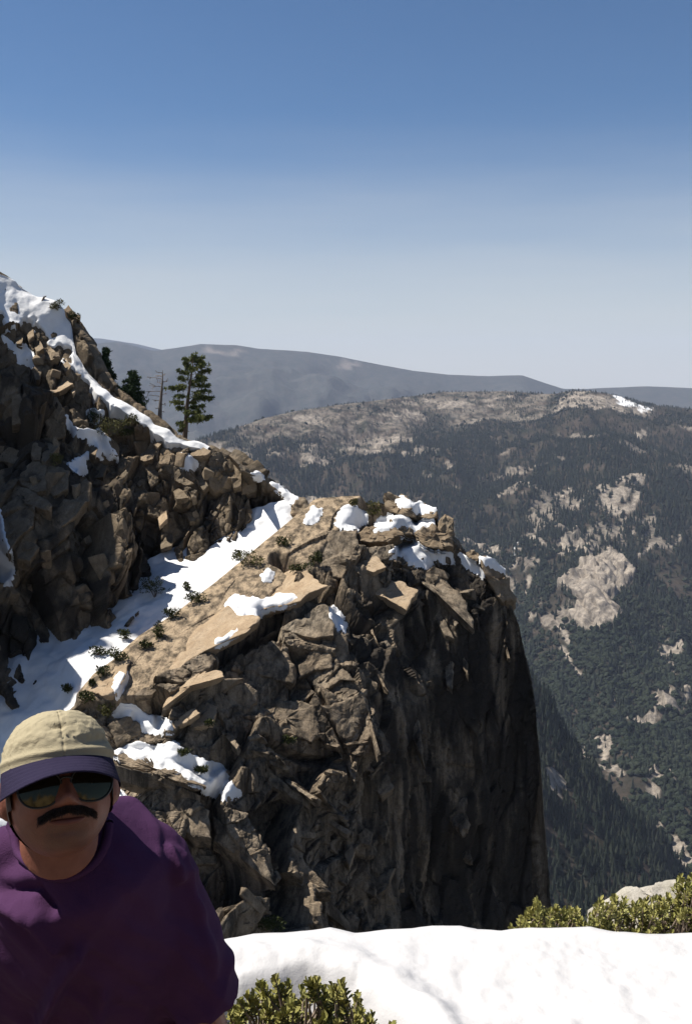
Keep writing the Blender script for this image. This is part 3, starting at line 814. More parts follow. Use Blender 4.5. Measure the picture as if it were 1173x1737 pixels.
def stone(poly, n=(-0.3, -0.6, 0.75), out=0.4, thick=2.5, name='rock_slab', mat='cliff', parent=None, rnd=0.3, rough=0.12, seed=0, label=None, cat=None, group=None, Y0=None, lim=None, big=0.25):
    poly = np.asarray(poly, float)
    c = poly.mean(0)
    seg = np.linalg.norm(np.roll(poly, -1, 0) - poly, axis=1)
    pts = []
    for i in range(len(poly)):
        k = max(2, int(seg[i] / 3.0))
        pts += [poly[i] + (poly[(i + 1) % len(poly)] - poly[i]) * j / k for j in range(k)]
    ring = np.array(pts); m = len(ring)
    d0 = Y0 if Y0 is not None else float(np.nanmedian(depth(ring[:, 0] * 0.6 + c[0] * 0.4, ring[:, 1] * 0.6 + c[1] * 0.4, 1)))
    P0 = at(c[0], c[1], d0 - out)
    n = np.asarray(n, float); n /= np.linalg.norm(n)
    L = lim if lim else max(2.0, 0.05 * np.ptp(poly, axis=0).max() * 0.6)
    size = np.ptp(poly, axis=0).min() / FPX * d0
    rr = rnd * size
    rows = []
    for s_, dz in ((0.0, 0), (0.22, 0), (0.42, 0), (0.6, 0), (0.76, 0.0), (0.87, 0.05), (0.94, 0.22), (0.985, 0.55), (1.0, 1.0)):
        q = c + (ring - c) * s_
        Y = plane_depth(q[:, 0], q[:, 1], P0, n, L)
        rows.append(at(q[:, 0], q[:, 1], Y + dz * rr))
    for s_, f in ((1.0, 0.45), (0.96, 0.8), (0.8, 1.0), (0.4, 1.06), (0.0, 1.08)):
        q = c + (ring - c) * s_
        Y = plane_depth(q[:, 0], q[:, 1], P0, n, L)
        b = at(q[:, 0], q[:, 1], Y + rr)
        rd = rays(c[0], c[1]); rd = rd / np.linalg.norm(rd)
        rows.append(b + (rd * 0.85 + np.array([0, 0, -0.5])) * thick * f)
    G = np.stack(rows)                          # rings x m
    G = np.concatenate([G, G[:, :1]], 1)
    Q = G.reshape(-1, 3)
    nr, nc = G.shape[:2]
    cen = Q.mean(0)
    nn = Q - cen; nn /= np.linalg.norm(nn, axis=1, keepdims=True) + 1e-9
    k = max(size, 0.6)
    dd = facets(Q / (k * 0.45) + seed * 7.1, 500 + seed, 1.2) * big * k * 0.5 + fbm(Q / (k * 0.22) + seed, 3, 510) * rough * k * 0.4
    Q = Q + nn * dd[:, None]
    G2 = Q.reshape(nr, nc, 3); G2[:, -1] = G2[:, 0]; G2[0] = G2[0].mean(0); G2[-1] = G2[-1].mean(0)
    o = obj_np(name, G2.reshape(-1, 3), grid_faces(nr, nc), M[mat], parent, smooth=False)
    tag(o, label, cat, group)
    splat(G2[:9])
    return o
# ================================================================ stones that are part of the headland and the ridge
Z3 = lambda p: zp(p, 140, 960, 3.666)
Z4 = lambda p: zp(p, 400, 880, 4.19)
Z5 = lambda p: zp(p, 380, 1140, 3.666)
Z1 = lambda p: zp(p, 0, 560, 4.342)
Z2 = lambda p: zp(p, 230, 680, 3.91)
Z8 = lambda p: zp(p, 0, 450, 4.965)
R3 = lambda p: zp(p, 0, 850, 2.256)
R4 = lambda p: zp(p, 450, 800, 2.346)
R5 = lambda p: zp(p, 150, 1150, 2.346)
R6 = lambda p: zp(p, 500, 1200, 2.607)
T6 = lambda p: zp(p, 560, 820, 3.45)
T3 = lambda p: zp(p, 150, 560, 4.692)
LIT = (-0.42, -0.42, 0.80); SOFT = (-0.15, -0.72, 0.66); MIDN = (0.05, -0.86, 0.50); DARK = (0.40, -0.90, -0.10); TOP = (-0.38, -0.30, 0.87)

k = 0
for poly, n, ou, th, mt, nm in [
    # the long tan slab above the dark overhang, and the slabs below it
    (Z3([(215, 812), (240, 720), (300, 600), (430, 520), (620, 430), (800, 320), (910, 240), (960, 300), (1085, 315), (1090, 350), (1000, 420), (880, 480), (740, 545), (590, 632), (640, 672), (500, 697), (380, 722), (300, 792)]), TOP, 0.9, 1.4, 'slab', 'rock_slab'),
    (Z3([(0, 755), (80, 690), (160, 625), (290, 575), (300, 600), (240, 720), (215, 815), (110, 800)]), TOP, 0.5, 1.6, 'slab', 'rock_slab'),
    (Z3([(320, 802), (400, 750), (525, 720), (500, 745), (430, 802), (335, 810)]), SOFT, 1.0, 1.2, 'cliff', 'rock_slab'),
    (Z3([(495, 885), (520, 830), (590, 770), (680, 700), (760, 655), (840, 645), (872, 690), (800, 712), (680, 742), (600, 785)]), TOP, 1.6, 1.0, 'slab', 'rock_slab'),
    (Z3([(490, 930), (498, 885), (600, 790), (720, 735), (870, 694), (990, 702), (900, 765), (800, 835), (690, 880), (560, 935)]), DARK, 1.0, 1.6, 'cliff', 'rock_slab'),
    (Z4([(305, 795), (400, 730), (490, 680), (590, 590), (640, 600), (700, 740), (690, 830), (560, 850), (450, 830), (380, 800)]), (-0.30, -0.6, 0.74), 1.2, 2.2, 'cliff', 'rock_block'),
    (Z4([(30, 530), (120, 450), (210, 450), (350, 370), (470, 350), (640, 480), (520, 530), (450, 590), (330, 620), (180, 650)]), TOP, 1.0, 2.0, 'slab', 'rock_slab'),
    (Z4([(440, 1040), (490, 960), (560, 930), (620, 930), (660, 890), (690, 900), (680, 1060), (560, 1080), (450, 1130)]), SOFT, 0.9, 2.0, 'cliff', 'rock_block'),
    (Z4([(515, 1125), (560, 1080), (760, 1062), (850, 1150), (780, 1120), (660, 1200), (585, 1235)]), (-0.25, -0.55, 0.8), 1.5, 1.6, 'cliff', 'rock_slab'),
    (Z4([(90, 1080), (150, 940), (260, 880), (330, 930), (430, 1040), (400, 1170), (250, 1130)]), (-0.1, -0.78, 0.62), 0.8, 2.0, 'cliff', 'rock_block'),
    (Z4([(690, 1060), (700, 800), (790, 830), (812, 1040), (745, 1050)]), MIDN, 0.7, 2.0, 'cliff', 'rock_block'),
    ([(605, 1150), (612, 1146), (629, 1220), (645, 1280), (640, 1286), (621, 1226)], (-0.7, -0.45, 0.55), 1.6, 1.5, 'cliff', 'rock_rib'),
    (Z5([(0, 170), (40, 95), (140, 60), (205, 120), (205, 190), (120, 250), (60, 290)]), (0.1, -0.9, 0.35), 1.0, 1.8, 'cliff', 'rock_block'),
    (Z5([(170, 270), (250, 150), (330, 180), (460, 170), (570, 200), (590, 400), (540, 430), (420, 400), (300, 390), (240, 330)]), (-0.05, -0.84, 0.53), 1.0, 2.0, 'cliff', 'rock_block'),
    (Z5([(600, 210), (740, 190), (840, 120), (890, 270), (910, 400), (750, 430), (690, 330)]), (0.15, -0.92, 0.3), 0.9, 2.0, 'cliff', 'rock_block'),
    (Z5([(140, 503), (170, 492), (290, 588), (440, 688), (605, 800), (580, 825), (430, 725), (350, 655)]), (-0.35, -0.3, 0.9), 1.8, 1.2, 'cliff', 'rock_rib'),
    (Z5([(60, 610), (100, 520), (150, 510), (350, 660), (440, 730), (545, 815), (540, 860), (430, 790), (260, 685), (190, 710)]), (-0.1, -0.85, 0.5), 1.2, 2.0, 'cliff', 'rock_slab'),
    (Z5([(900, 685), (1015, 635), (1055, 720), (980, 775), (930, 730)]), SOFT, 1.0, 1.6, 'cliff', 'rock_block'),
    (Z5([(130, 466), (160, 462), (278, 488), (276, 510), (150, 484)]), LIT, 2.0, 0.8, 'cliff', 'rock_ledge'),
    (Z5([(570, 895), (640, 890), (700, 940), (785, 985), (765, 1015), (690, 965)]), SOFT, 1.4, 1.4, 'cliff', 'rock_slab'),
    (Z5([(725, 927), (770, 882), (828, 868), (806, 920), (797, 1022), (784, 1022), (784, 925), (768, 908)]), LIT, 1.7, 1.0, 'cliff', 'rock_rib'),
    (Z5([(768, 832), (784, 770), (827, 700), (827, 762), (800, 805)]), LIT, 1.7, 1.0, 'cliff', 'rock_rib'),
    (Z5([(760, 570), (785, 520), (800, 580), (830, 610), (810, 690), (785, 640)]), (-0.3, -0.7, 0.6), 1.4, 1.0, 'cliff', 'rock_rib'),
    (Z5([(620, 448), (680, 435), (720, 455), (705, 470), (650, 455)]), LIT, 1.8, 0.8, 'cliff', 'rock_ledge'),
    (Z5([(740, 445), (850, 428), (900, 430), (880, 440), (760, 455)]), LIT, 1.8, 0.8, 'cliff', 'rock_ledge'),
    (Z5([(895, 645), (980, 560), (985, 568), (910, 652)]), LIT, 1.8, 0.8, 'cliff', 'rock_ledge'),
    (Z5([(465, 172), (545, 108), (562, 128), (500, 180)]), LIT, 1.9, 0.8, 'cliff', 'rock_ledge'),
    (R5([(90, 300), (180, 306), (300, 338), (420, 398), (462, 432), (380, 424), (250, 376), (150, 352)]), (-0.3, -0.4, 0.86), 2.0, 1.0, 'cliff', 'rock_ledge'),
    (R5([(90, 340), (250, 382), (420, 426), (520, 500), (480, 502), (330, 445), (200, 435), (100, 405)]), DARK, 1.2, 1.4, 'cliff', 'rock_slab'),
    (R5([(240, 460), (290, 440), (400, 480), (480, 530), (490, 640), (420, 640), (330, 570), (240, 530)]), (-0.22, -0.78, 0.58), 1.2, 2.2, 'cliff', 'rock_block'),
    (R5([(490, 545), (560, 590), (700, 715), (745, 832), (640, 750), (500, 650)]), (-0.1, -0.82, 0.56), 1.0, 2.0, 'cliff', 'rock_slab'),
    (R5([(800, 745), (850, 725), (905, 780), (965, 855), (900, 858), (820, 815)]), (-0.05, -0.85, 0.5), 1.2, 2.0, 'cliff', 'rock_block'),
    (R5([(310, 192), (420, 118), (442, 140), (400, 172), (340, 198)]), LIT, 1.6, 0.9, 'slab', 'rock_slab'),
    (R5([(400, 172), (470, 100), (512, 108), (500, 182), (420, 198)]), LIT, 1.3, 1.0, 'slab', 'rock_slab'),
    (R5([(80, 180), (170, 150), (212, 190), (200, 232), (110, 262)]), (0.1, -0.85, 0.45), 1.3, 1.6, 'ridge', 'rock_block'),
    (R5([(200, 215), (260, 230), (330, 215), (320, 250), (240, 255)]), LIT, 1.6, 0.8, 'cliff', 'rock_ledge'),
    (R5([(500, 170), (520, 165), (600, 270), (590, 285), (540, 230)]), LIT, 1.5, 1.0, 'cliff', 'rock_rib'),
    (R5([(960, 990), (1040, 920), (1080, 960), (1060, 1030), (1000, 1030)]), SOFT, 1.5, 1.6, 'cliff', 'rock_block'),
    (R6([(662, 455), (700, 400), (716, 362), (722, 400), (752, 410), (752, 470), (772, 520), (742, 562), (700, 530), (680, 490)]), (-0.62, -0.45, 0.62), 1.2, 1.2, 'cliff', 'rock_rib'),
    (R6([(480, 38), (510, 33), (546, 50), (572, 262), (540, 182), (508, 92)]), (-0.7, -0.4, 0.55), 1.2, 1.2, 'cliff', 'rock_rib'),
    (R6([(733, 630), (772, 628), (782, 692), (745, 672)]), (-0.62, -0.45, 0.62), 1.2, 0.8, 'cliff', 'rock_rib'),
    (R6([(220, 645), (250, 608), (264, 640), (240, 706)]), LIT, 1.6, 1.0, 'slab', 'rock_block'),
    (R6([(325, 790), (410, 722), (445, 708), (402, 805), (330, 852)]), LIT, 1.4, 1.0, 'cliff', 'rock_block'),
    (R6([(455, 772), (476, 742), (484, 802), (462, 808)]), LIT, 1.4, 0.8, 'cliff', 'rock_rib'),
    (R6([(500, 762), (521, 752), (538, 892), (506, 822)]), LIT, 1.3, 0.9, 'cliff', 'rock_rib'),
    (R6([(580, 870), (600, 880), (665, 975), (630, 985)]), LIT, 1.2, 0.9, 'cliff', 'rock_rib'),
    (R6([(275, 870), (300, 850), (330, 960), (350, 1000), (300, 985)]), LIT, 1.4, 1.0, 'cliff', 'rock_rib'),
    (R6([(280, 560), (310, 535), (345, 560), (330, 610), (290, 605)]), SOFT, 1.4, 1.0, 'cliff', 'rock_block'),
    (R6([(370, 560), (385, 460), (410, 530), (400, 590)]), LIT, 1.2, 1.0, 'cliff', 'rock_rib'),
    (R4([(712, 725), (735, 695), (748, 760), (742, 870), (720, 850)]), (-0.62, -0.5, 0.6), 1.0, 1.2, 'cliff', 'rock_rib'),
    (R4([(768, 708), (802, 760), (806, 820), (785, 780)]), (-0.62, -0.5, 0.6), 1.0, 1.0, 'cliff', 'rock_rib'),
    (R4([(733, 535), (768, 605), (752, 622)]), (-0.65, -0.4, 0.62), 1.2, 1.0, 'cliff', 'rock_rib'),
    (R4([(942, 672), (954, 670), (974, 748), (962, 742)]), (-0.65, -0.4, 0.62), 0.9, 0.9, 'cliff', 'rock_rib'),
    (R4([(228, 240), (360, 240), (372, 330), (382, 400), (300, 425), (225, 418), (208, 300)]), (-0.12, -0.66, 0.74), 0.8, 2.0, 'cliff', 'rock_block'),
    (R4([(358, 472), (430, 430), (540, 440), (602, 472), (560, 552), (480, 505), (420, 482)]), (-0.28, -0.52, 0.8), 1.4, 1.6, 'slab', 'rock_slab'),
    (R4([(460, 322), (560, 380), (700, 402), (800, 522), (822, 622), (700, 505), (600, 425), (480, 372)]), (0.12, -0.55, 0.82), 1.1, 1.6, 'cliff', 'rock_slab'),
    (R4([(655, 505), (700, 560), (750, 665), (715, 655), (660, 565)]), (-0.1, -0.7, 0.68), 1.0, 1.2, 'cliff', 'rock_slab'),
    (R4([(355, 345), (440, 335), (480, 380), (430, 400), (370, 380)]), LIT, 1.3, 1.0, 'slab', 'rock_slab'),
    (R4([(405, 550), (430, 640), (450, 690), (420, 640)]), LIT, 1.3, 1.0, 'cliff', 'rock_rib'),
    (R4([(425, 765), (450, 800), (490, 880), (470, 860)]), LIT, 1.2, 1.0, 'cliff', 'rock_rib'),
]:
    k += 1
    thin = nm in ('rock_rib', 'rock_ledge')
    stone(poly, n, ou * (0.4 if thin else (0.8 if k <= 6 else 0.4)), th, nm, mt, head, seed=k, rnd=0.4 if thin else 0.07, rough=0.25 if thin else 0.12, big=0.35 if thin else 0.10)

for poly, n, ou, th, mt, nm in [
    (Z1([(330, 690), (360, 500), (420, 480), (490, 640), (480, 780), (350, 825)]), (0.12, -0.9, 0.42), 1.4, 2.5, 'ridge', 'rock_column'),
    (Z1([(335, 830), (440, 850), (400, 900), (330, 980), (310, 950)]), LIT, 1.5, 1.8, 'ridge', 'rock_block'),
    (Z1([(150, 1060), (240, 960), (340, 1000), (342, 1180), (280, 1202), (150, 1130)]), (-0.32, -0.62, 0.72), 0.6, 2.5, 'ridge', 'rock_block'),
    (Z1([(347, 1040), (430, 1000), (512, 1040), (500, 1170), (400, 1232), (347, 1180)]), (-0.25, -0.66, 0.7), 0.9, 2.5, 'ridge', 'rock_block'),
    (Z1([(60, 1130), (200, 1160), (390, 1290), (380, 1342), (220, 1290), (90, 1250)]), (-0.35, -0.6, 0.72), 1.0, 2.5, 'ridge', 'rock_slab'),
    (Z1([(380, 1342), (480, 1250), (640, 1260), (560, 1370), (440, 1462), (380, 1440)]), (-0.22, -0.7, 0.66), 1.0, 2.5, 'ridge', 'rock_slab'),
    (Z1([(20, 1390), (150, 1350), (250, 1440), (140, 1530), (60, 1650), (20, 1500)]), (-0.3, -0.66, 0.7), 1.0, 2.5, 'ridge', 'rock_slab'),
    (Z1([(110, 1642), (180, 1520), (292, 1600), (222, 1702), (130, 1692)]), (-0.2, -0.72, 0.66), 1.2, 2.2, 'ridge', 'rock_block'),
    (Z1([(500, 1200), (620, 1100), (672, 1122), (662, 1262), (540, 1302)]), (-0.2, -0.72, 0.66), 0.8, 2.2, 'ridge', 'rock_block'),
    (Z1([(310, 452), (400, 440), (470, 370), (542, 392), (440, 452), (330, 477)]), LIT, 1.8, 1.4, 'slab', 'rock_ledge'),
    (Z1([(480, 390), (512, 380), (557, 440), (540, 472)]), LIT, 1.4, 1.2, 'slab', 'rock_block'),
    (Z1([(1030, 942), (1060, 800), (1129, 780), (1150, 900), (1062, 962)]), LIT, 1.2, 1.8, 'ridge', 'rock_block'),
    (Z1([(640, 902), (680, 840), (722, 870), (702, 922)]), LIT, 1.2, 1.4, 'boulder', 'rock_block'),
    (Z1([(240, 300), (260, 260), (320, 265), (290, 370), (265, 370)]), SOFT, 1.2, 1.6, 'ridge', 'rock_column'),
    (Z1([(90, 480), (150, 470), (200, 560), (180, 690), (90, 700)]), (0.0, -0.85, 0.5), 1.4, 2.2, 'ridge', 'rock_column'),
    (Z1([(225, 900), (250, 830), (310, 830), (300, 960), (250, 960)]), SOFT, 1.2, 1.6, 'ridge', 'rock_block'),
    (Z1([(0, 850), (80, 860), (200, 930), (110, 990), (0, 960)]), SOFT, 1.0, 2.0, 'ridge', 'rock_block'),
    (Z1([(850, 870), (890, 800), (910, 960), (860, 970)]), LIT, 1.2, 1.4, 'ridge', 'rock_column'),
    (Z1([(690, 1040), (730, 980), (790, 1000), (760, 1080), (700, 1090)]), LIT, 1.0, 1.4, 'ridge', 'rock_block'),
    (Z1([(965, 1320), (985, 1220), (1010, 1300), (985, 1350)]), LIT, 1.2, 1.2, 'ridge', 'rock_block'),
    (Z1([(970, 1420), (1020, 1320), (1060, 1370), (1040, 1480)]), SOFT, 1.2, 1.4, 'ridge', 'rock_block'),
    (Z2([(20, 390), (50, 260), (100, 258), (137, 330), (110, 392), (50, 402)]), LIT, 1.2, 1.8, 'boulder', 'rock_block'),
    (Z2([(110, 242), (150, 213), (192, 260), (150, 312), (120, 292)]), LIT, 1.2, 1.6, 'boulder', 'rock_block'),
    (Z2([(158, 422), (165, 330), (210, 288), (242, 340), (220, 422)]), SOFT, 1.3, 1.6, 'boulder', 'rock_block'),
    (Z2([(328, 332), (360, 268), (420, 300), (502, 330), (480, 362), (380, 367)]), LIT, 1.2, 1.8, 'boulder', 'rock_block'),
    (Z2([(488, 562), (490, 370), (510, 328), (600, 370), (622, 500), (642, 602), (520, 602)]), (0.3, -0.92, 0.2), 1.0, 2.4, 'ridge', 'rock_column'),
    (Z2([(630, 422), (702, 403), (702, 562), (650, 582)]), (-0.3, -0.75, 0.6), 1.0, 2.0, 'ridge', 'rock_column'),
    (Z2([(704, 400), (757, 420), (802, 500), (802, 602), (704, 622)]), (0.4, -0.9, 0.1), 1.0, 2.0, 'ridge', 'rock_column'),
    (Z2([(380, 522), (430, 488), (492, 500), (497, 560), (450, 592)]), SOFT, 1.0, 1.6, 'ridge', 'rock_block'),
    (Z2([(280, 480), (392, 552), (330, 562), (268, 532)]), SOFT, 1.2, 1.4, 'ridge', 'rock_block'),
    (Z2([(250, 602), (290, 570), (352, 642), (270, 652)]), LIT, 1.2, 1.4, 'ridge', 'rock_block'),
    (Z2([(60, 452), (152, 440), (152, 540), (100, 572)]), SOFT, 1.2, 1.6, 'ridge', 'rock_block'),
    (Z2([(160, 932), (200, 850), (252, 900), (240, 962), (170, 982)]), LIT, 1.2, 1.4, 'ridge', 'rock_block'),
    (Z2([(150, 782), (200, 700), (212, 780), (160, 832)]), LIT, 1.4, 1.2, 'slab', 'rock_block'),
    (Z2([(330, 742), (392, 735), (397, 800), (360, 802)]), SOFT, 1.2, 1.2, 'ridge', 'rock_block'),
    (Z2([(690, 760), (750, 640), (770, 780), (720, 830)]), (-0.1, -0.9, 0.4), 1.0, 1.6, 'ridge', 'rock_column'),
    # the outcrop on the far side of the crest
    (Z8([(608, 605), (650, 560), (682, 600), (722, 680), (762, 772), (832, 782), (902, 880), (925, 962), (905, 1062), (800, 980), (700, 832), (640, 742)]), (0.3, -0.93, 0.2), -3.0, 4.0, 'ridge', 'rock_block'),
    (Z8([(540, 372), (580, 338), (622, 390), (682, 430), (672, 462), (600, 432)]), SOFT, -1.0, 2.0, 'boulder', 'rock_block'),
    (Z8([(668, 470), (690, 480), (742, 560), (806, 690), (780, 675), (720, 572)]), (0.2, -0.9, 0.3), -2.0, 2.0, 'ridge', 'rock_block'),
    (Z8([(120, 570), (150, 560), (195, 610), (185, 665), (140, 660)]), LIT, 0.8, 1.6, 'boulder', 'rock_block'),
    (Z8([(215, 560), (245, 505), (280, 520), (290, 600), (250, 640)]), LIT, 0.8, 1.6, 'boulder', 'rock_block'),
    (Z8([(270, 660), (310, 610), (350, 650), (370, 700), (320, 740)]), LIT, 0.8, 1.6, 'boulder', 'rock_block'),
    (Z8([(370, 720), (430, 690), (490, 760), (440, 800), (380, 790)]), LIT, 0.8, 1.6, 'boulder', 'rock_block'),
    (Z8([(500, 790), (560, 780), (600, 850), (560, 900), (520, 870)]), LIT, 0.8, 1.6, 'boulder', 'rock_block'),
]:
    k += 1
    c = np.mean(np.asarray(poly), 0)
    stone(poly, n, ou * (0.55 if ou > 0 else 1.0), th, nm, mt, ridge, seed=k, rnd=0.07, rough=0.12, big=0.12, Y0=(124.0 if ou < 0 else None))

# unseen spur added beyond the left edge to shade the foot of the gully
stone([(-210, 820), (-150, 765), (-90, 790), (-55, 900), (-38, 1000), (-32, 1100), (-42, 1300), (-230, 1300)], (0.2, -0.9, 0.4), 0.0, 9.0, 'added_shade_spur', 'ridge', ridge, 0.1, 0.4, 990, big=0.45, Y0=90.0, lim=1.5)

# -------- joint blocks spread over both faces, sharing a handful of shapes
def block_mesh(seed):
    r = np.random.default_rng(seed)
    V = np.array([(x, y, z) for x in (-1, 1) for y in (-1, 1) for z in (-1, 1)], float)
    V += r.uniform(-0.35, 0.35, V.shape)
    import bmesh
    bm = bmesh.new()
    for v in V: bm.verts.new(v)
    # cut corners: extra points on some edges make facets
    for _ in range(5): bm.verts.new(r.uniform(-1.0, 1.0, 3) * 1.05)
    bmesh.ops.convex_hull(bm, input=bm.verts[:])
    for v in [v for v in bm.verts if not v.link_faces]: bm.verts.remove(v)
    bmesh.ops.bevel(bm, geom=bm.edges[:], offset=0.09, segments=1, affect='EDGES', profile=0.6)
    me = bpy.data.meshes.new('rock_block'); bm.to_mesh(me); bm.free()
    return me
def spread(parent, n, polys, rot, size, mat, seed, avoid=()):
    r = np.random.default_rng(seed)
    shapes = [block_mesh(seed * 10 + q) for q in range(8)]
    for m_ in shapes: m_.materials.append(M[mat])
    done = 0
    poly = np.asarray(polys, float)
    lo, hi = poly.min(0), poly.max(0)
    tries = 0
    while done < n and tries < n * 20:
        tries += 1
        x, y = r.uniform(lo, hi)
        if sdf_poly(np.array([x]), np.array([y]), poly)[0] < 4: continue
        if any(sdf_poly(np.array([x]), np.array([y]), a)[0] > -4 for a in avoid): continue
        d = depth(np.array([x]), np.array([y]), 1)[0]
        if not np.isfinite(d): continue
        s = size * r.lognormal(0, 0.45)
        o = bpy.data.objects.new('rock_block', shapes[r.integers(8)])
        Pp = at(x, y, d + s * 0.6)
        o.location = Pp - np.array(parent.location)
        o.rotation_euler = (R(rot[0] + r.normal(0, 13)), R(rot[1] + r.normal(0, 13)), R(rot[2] + r.normal(0, 18)))
        o.scale = (s * rot[3] * r.uniform(0.7, 1.3), s * rot[4] * r.uniform(0.7, 1.2), s * rot[5] * r.uniform(0.7, 1.3))
        link(o, parent)
        done += 1
CREST = Z8([(-300, -180), (0, 10), (130, 140), (300, 262), (400, 300), (520, 380), (600, 410), (590, 640), (640, 760), (760, 905), (900, 1040), (993, 1120), (1330, 1330), (1720, 1530), (1700, 1560), (1440, 1500), (1180, 1310), (993, 1190), (800, 1062), (740, 962), (600, 880), (490, 762), (330, 642), (210, 522), (60, 560), (-300, 420)])
SLABP = [(130, 1200), (170, 1130), (300, 1030), (420, 945), (530, 850), (640, 845), (620, 900), (545, 950), (520, 1000), (440, 1070), (330, 1145), (250, 1203)]
spread(head, 18, [(180, 1230), (420, 1090), (560, 1010), (600, 1060), (640, 1290), (680, 1590), (400, 1620), (330, 1480), (200, 1370)], (-25, 35, 20, 1.9, 1.2, 0.5), 0.42, 'cliff', 3, [SLABP])
spread(head, 14, [(560, 930), (640, 900), (760, 920), (800, 960), (820, 1040), (700, 1040), (600, 1000)], (-20, 35, 20, 1.5, 1.0, 0.5), 0.45, 'cliff', 4)
spread(ridge, 30, [(-20, 640), (60, 630), (150, 700), (240, 730), (340, 780), (420, 820), (490, 870), (420, 900), (300, 930), (180, 980), (90, 1060), (0, 1100), (-20, 1000)], (12, -8, 25, 0.8, 0.8, 1.7), 0.5, 'ridge', 5, [CREST])
spread(ridge, 22, [(60, 560), (160, 640), (240, 715), (340, 765), (430, 810), (380, 830), (250, 770), (150, 690), (60, 620)], (10, 0, 25, 1, 1, 1), 0.36, 'boulder', 6, [CREST])

# ================================================================ loose boulders on the summit and the saddle
BG = 'summit boulders'
stone(Z2([(1030, 692), (1060, 650), (1120, 645), (1157, 690), (1140, 782), (1100, 802), (1040, 762)]), (-0.1, -0.9, 0.45), 0.3, 2.6, 'boulder', 'boulder', None, 0.45, 0.08, 301, 'round reddish boulder sitting in the saddle between ridge and headland', 'boulder', Y0=111.0, lim=0.6)
stone(T6([(305, 65), (345, 53), (400, 68), (470, 95), (495, 150), (512, 205), (440, 197), (360, 167), (320, 132)]), (-0.35, -0.6, 0.72), 0.2, 2.6, 'boulder', 'boulder', None, 0.35, 0.1, 302, 'highest brown boulder on the summit of the headland with snow on its back', 'boulder', BG, Y0=109.2, lim=1.0)
stone(T6([(485, 110), (540, 113), (622, 160), (628, 207), (590, 212), (508, 197)]), (-0.35, -0.5, 0.8), 0.2, 2.4, 'boulder', 'boulder', None, 0.35, 0.1, 303, 'flat snow-topped boulder just right of the highest summit boulder', 'boulder', BG, Y0=108.6, lim=1.0)
stone(T6([(632, 218), (670, 188), (716, 213), (720, 282), (702, 332), (716, 347), (700, 372), (640, 305), (608, 262)]), (-0.1, -0.9, 0.4), 0.2, 2.4, 'boulder', 'boulder', None, 0.3, 0.16, 304, 'knobbly upright boulder on the right skyline of the summit', 'boulder', BG, Y0=106.8, lim=0.8)
stone(T6([(158, 292), (210, 253), (280, 260), (380, 255), (422, 300), (330, 342), (230, 348), (173, 337)]), (-0.3, -0.65, 0.7), 0.6, 2.4, 'boulder', 'boulder', None, 0.3, 0.1, 305, 'pale overhanging boulder with a black shadow beneath on the left of the summit', 'boulder', BG, Y0=106.4, lim=1.0)
stone(T6([(350, 217), (400, 203), (452, 220), (493, 280), (482, 302), (430, 302), (400, 272), (370, 242)]), (0.2, -0.9, 0.4), 0.3, 2.0, 'boulder', 'boulder', None, 0.35, 0.08, 306, 'arched boulder half buried in snow in the middle of the summit', 'boulder', BG, Y0=106.8, lim=1.0)
stone(T6([(488, 292), (530, 248), (600, 250), (642, 290), (712, 310), (718, 372), (650, 387), (560, 372), (510, 342)]), (-0.15, -0.8, 0.55), 0.5, 2.4, 'boulder', 'boulder', None, 0.3, 0.12, 307, 'broad boulder above the dark overhang on the right of the summit', 'boulder', BG, Y0=106.2, lim=1.0)
stone(T6([(798, 412), (820, 388), (850, 400), (872, 430), (862, 462), (810, 437)]), (-0.2, -0.8, 0.55), 0.2, 1.2, 'boulder', 'boulder', None, 0.35, 0.1, 308, 'small orange-brown knob of rock above the overhanging block', 'boulder', BG, Y0=105.0, lim=0.6)
stone(T6([(870, 437), (920, 440), (990, 490), (1042, 552), (1062, 622), (1092, 672), (1077, 697), (1035, 707), (1000, 692), (960, 612), (900, 532), (880, 482)]), (0.30, -0.85, 0.40), 0.5, 3.0, 'boulder', 'boulder', None, 0.14, 0.08, 309, 'large dark overhanging block with snow on top at the right edge of the headland', 'boulder', BG, Y0=104.0, lim=1.2)

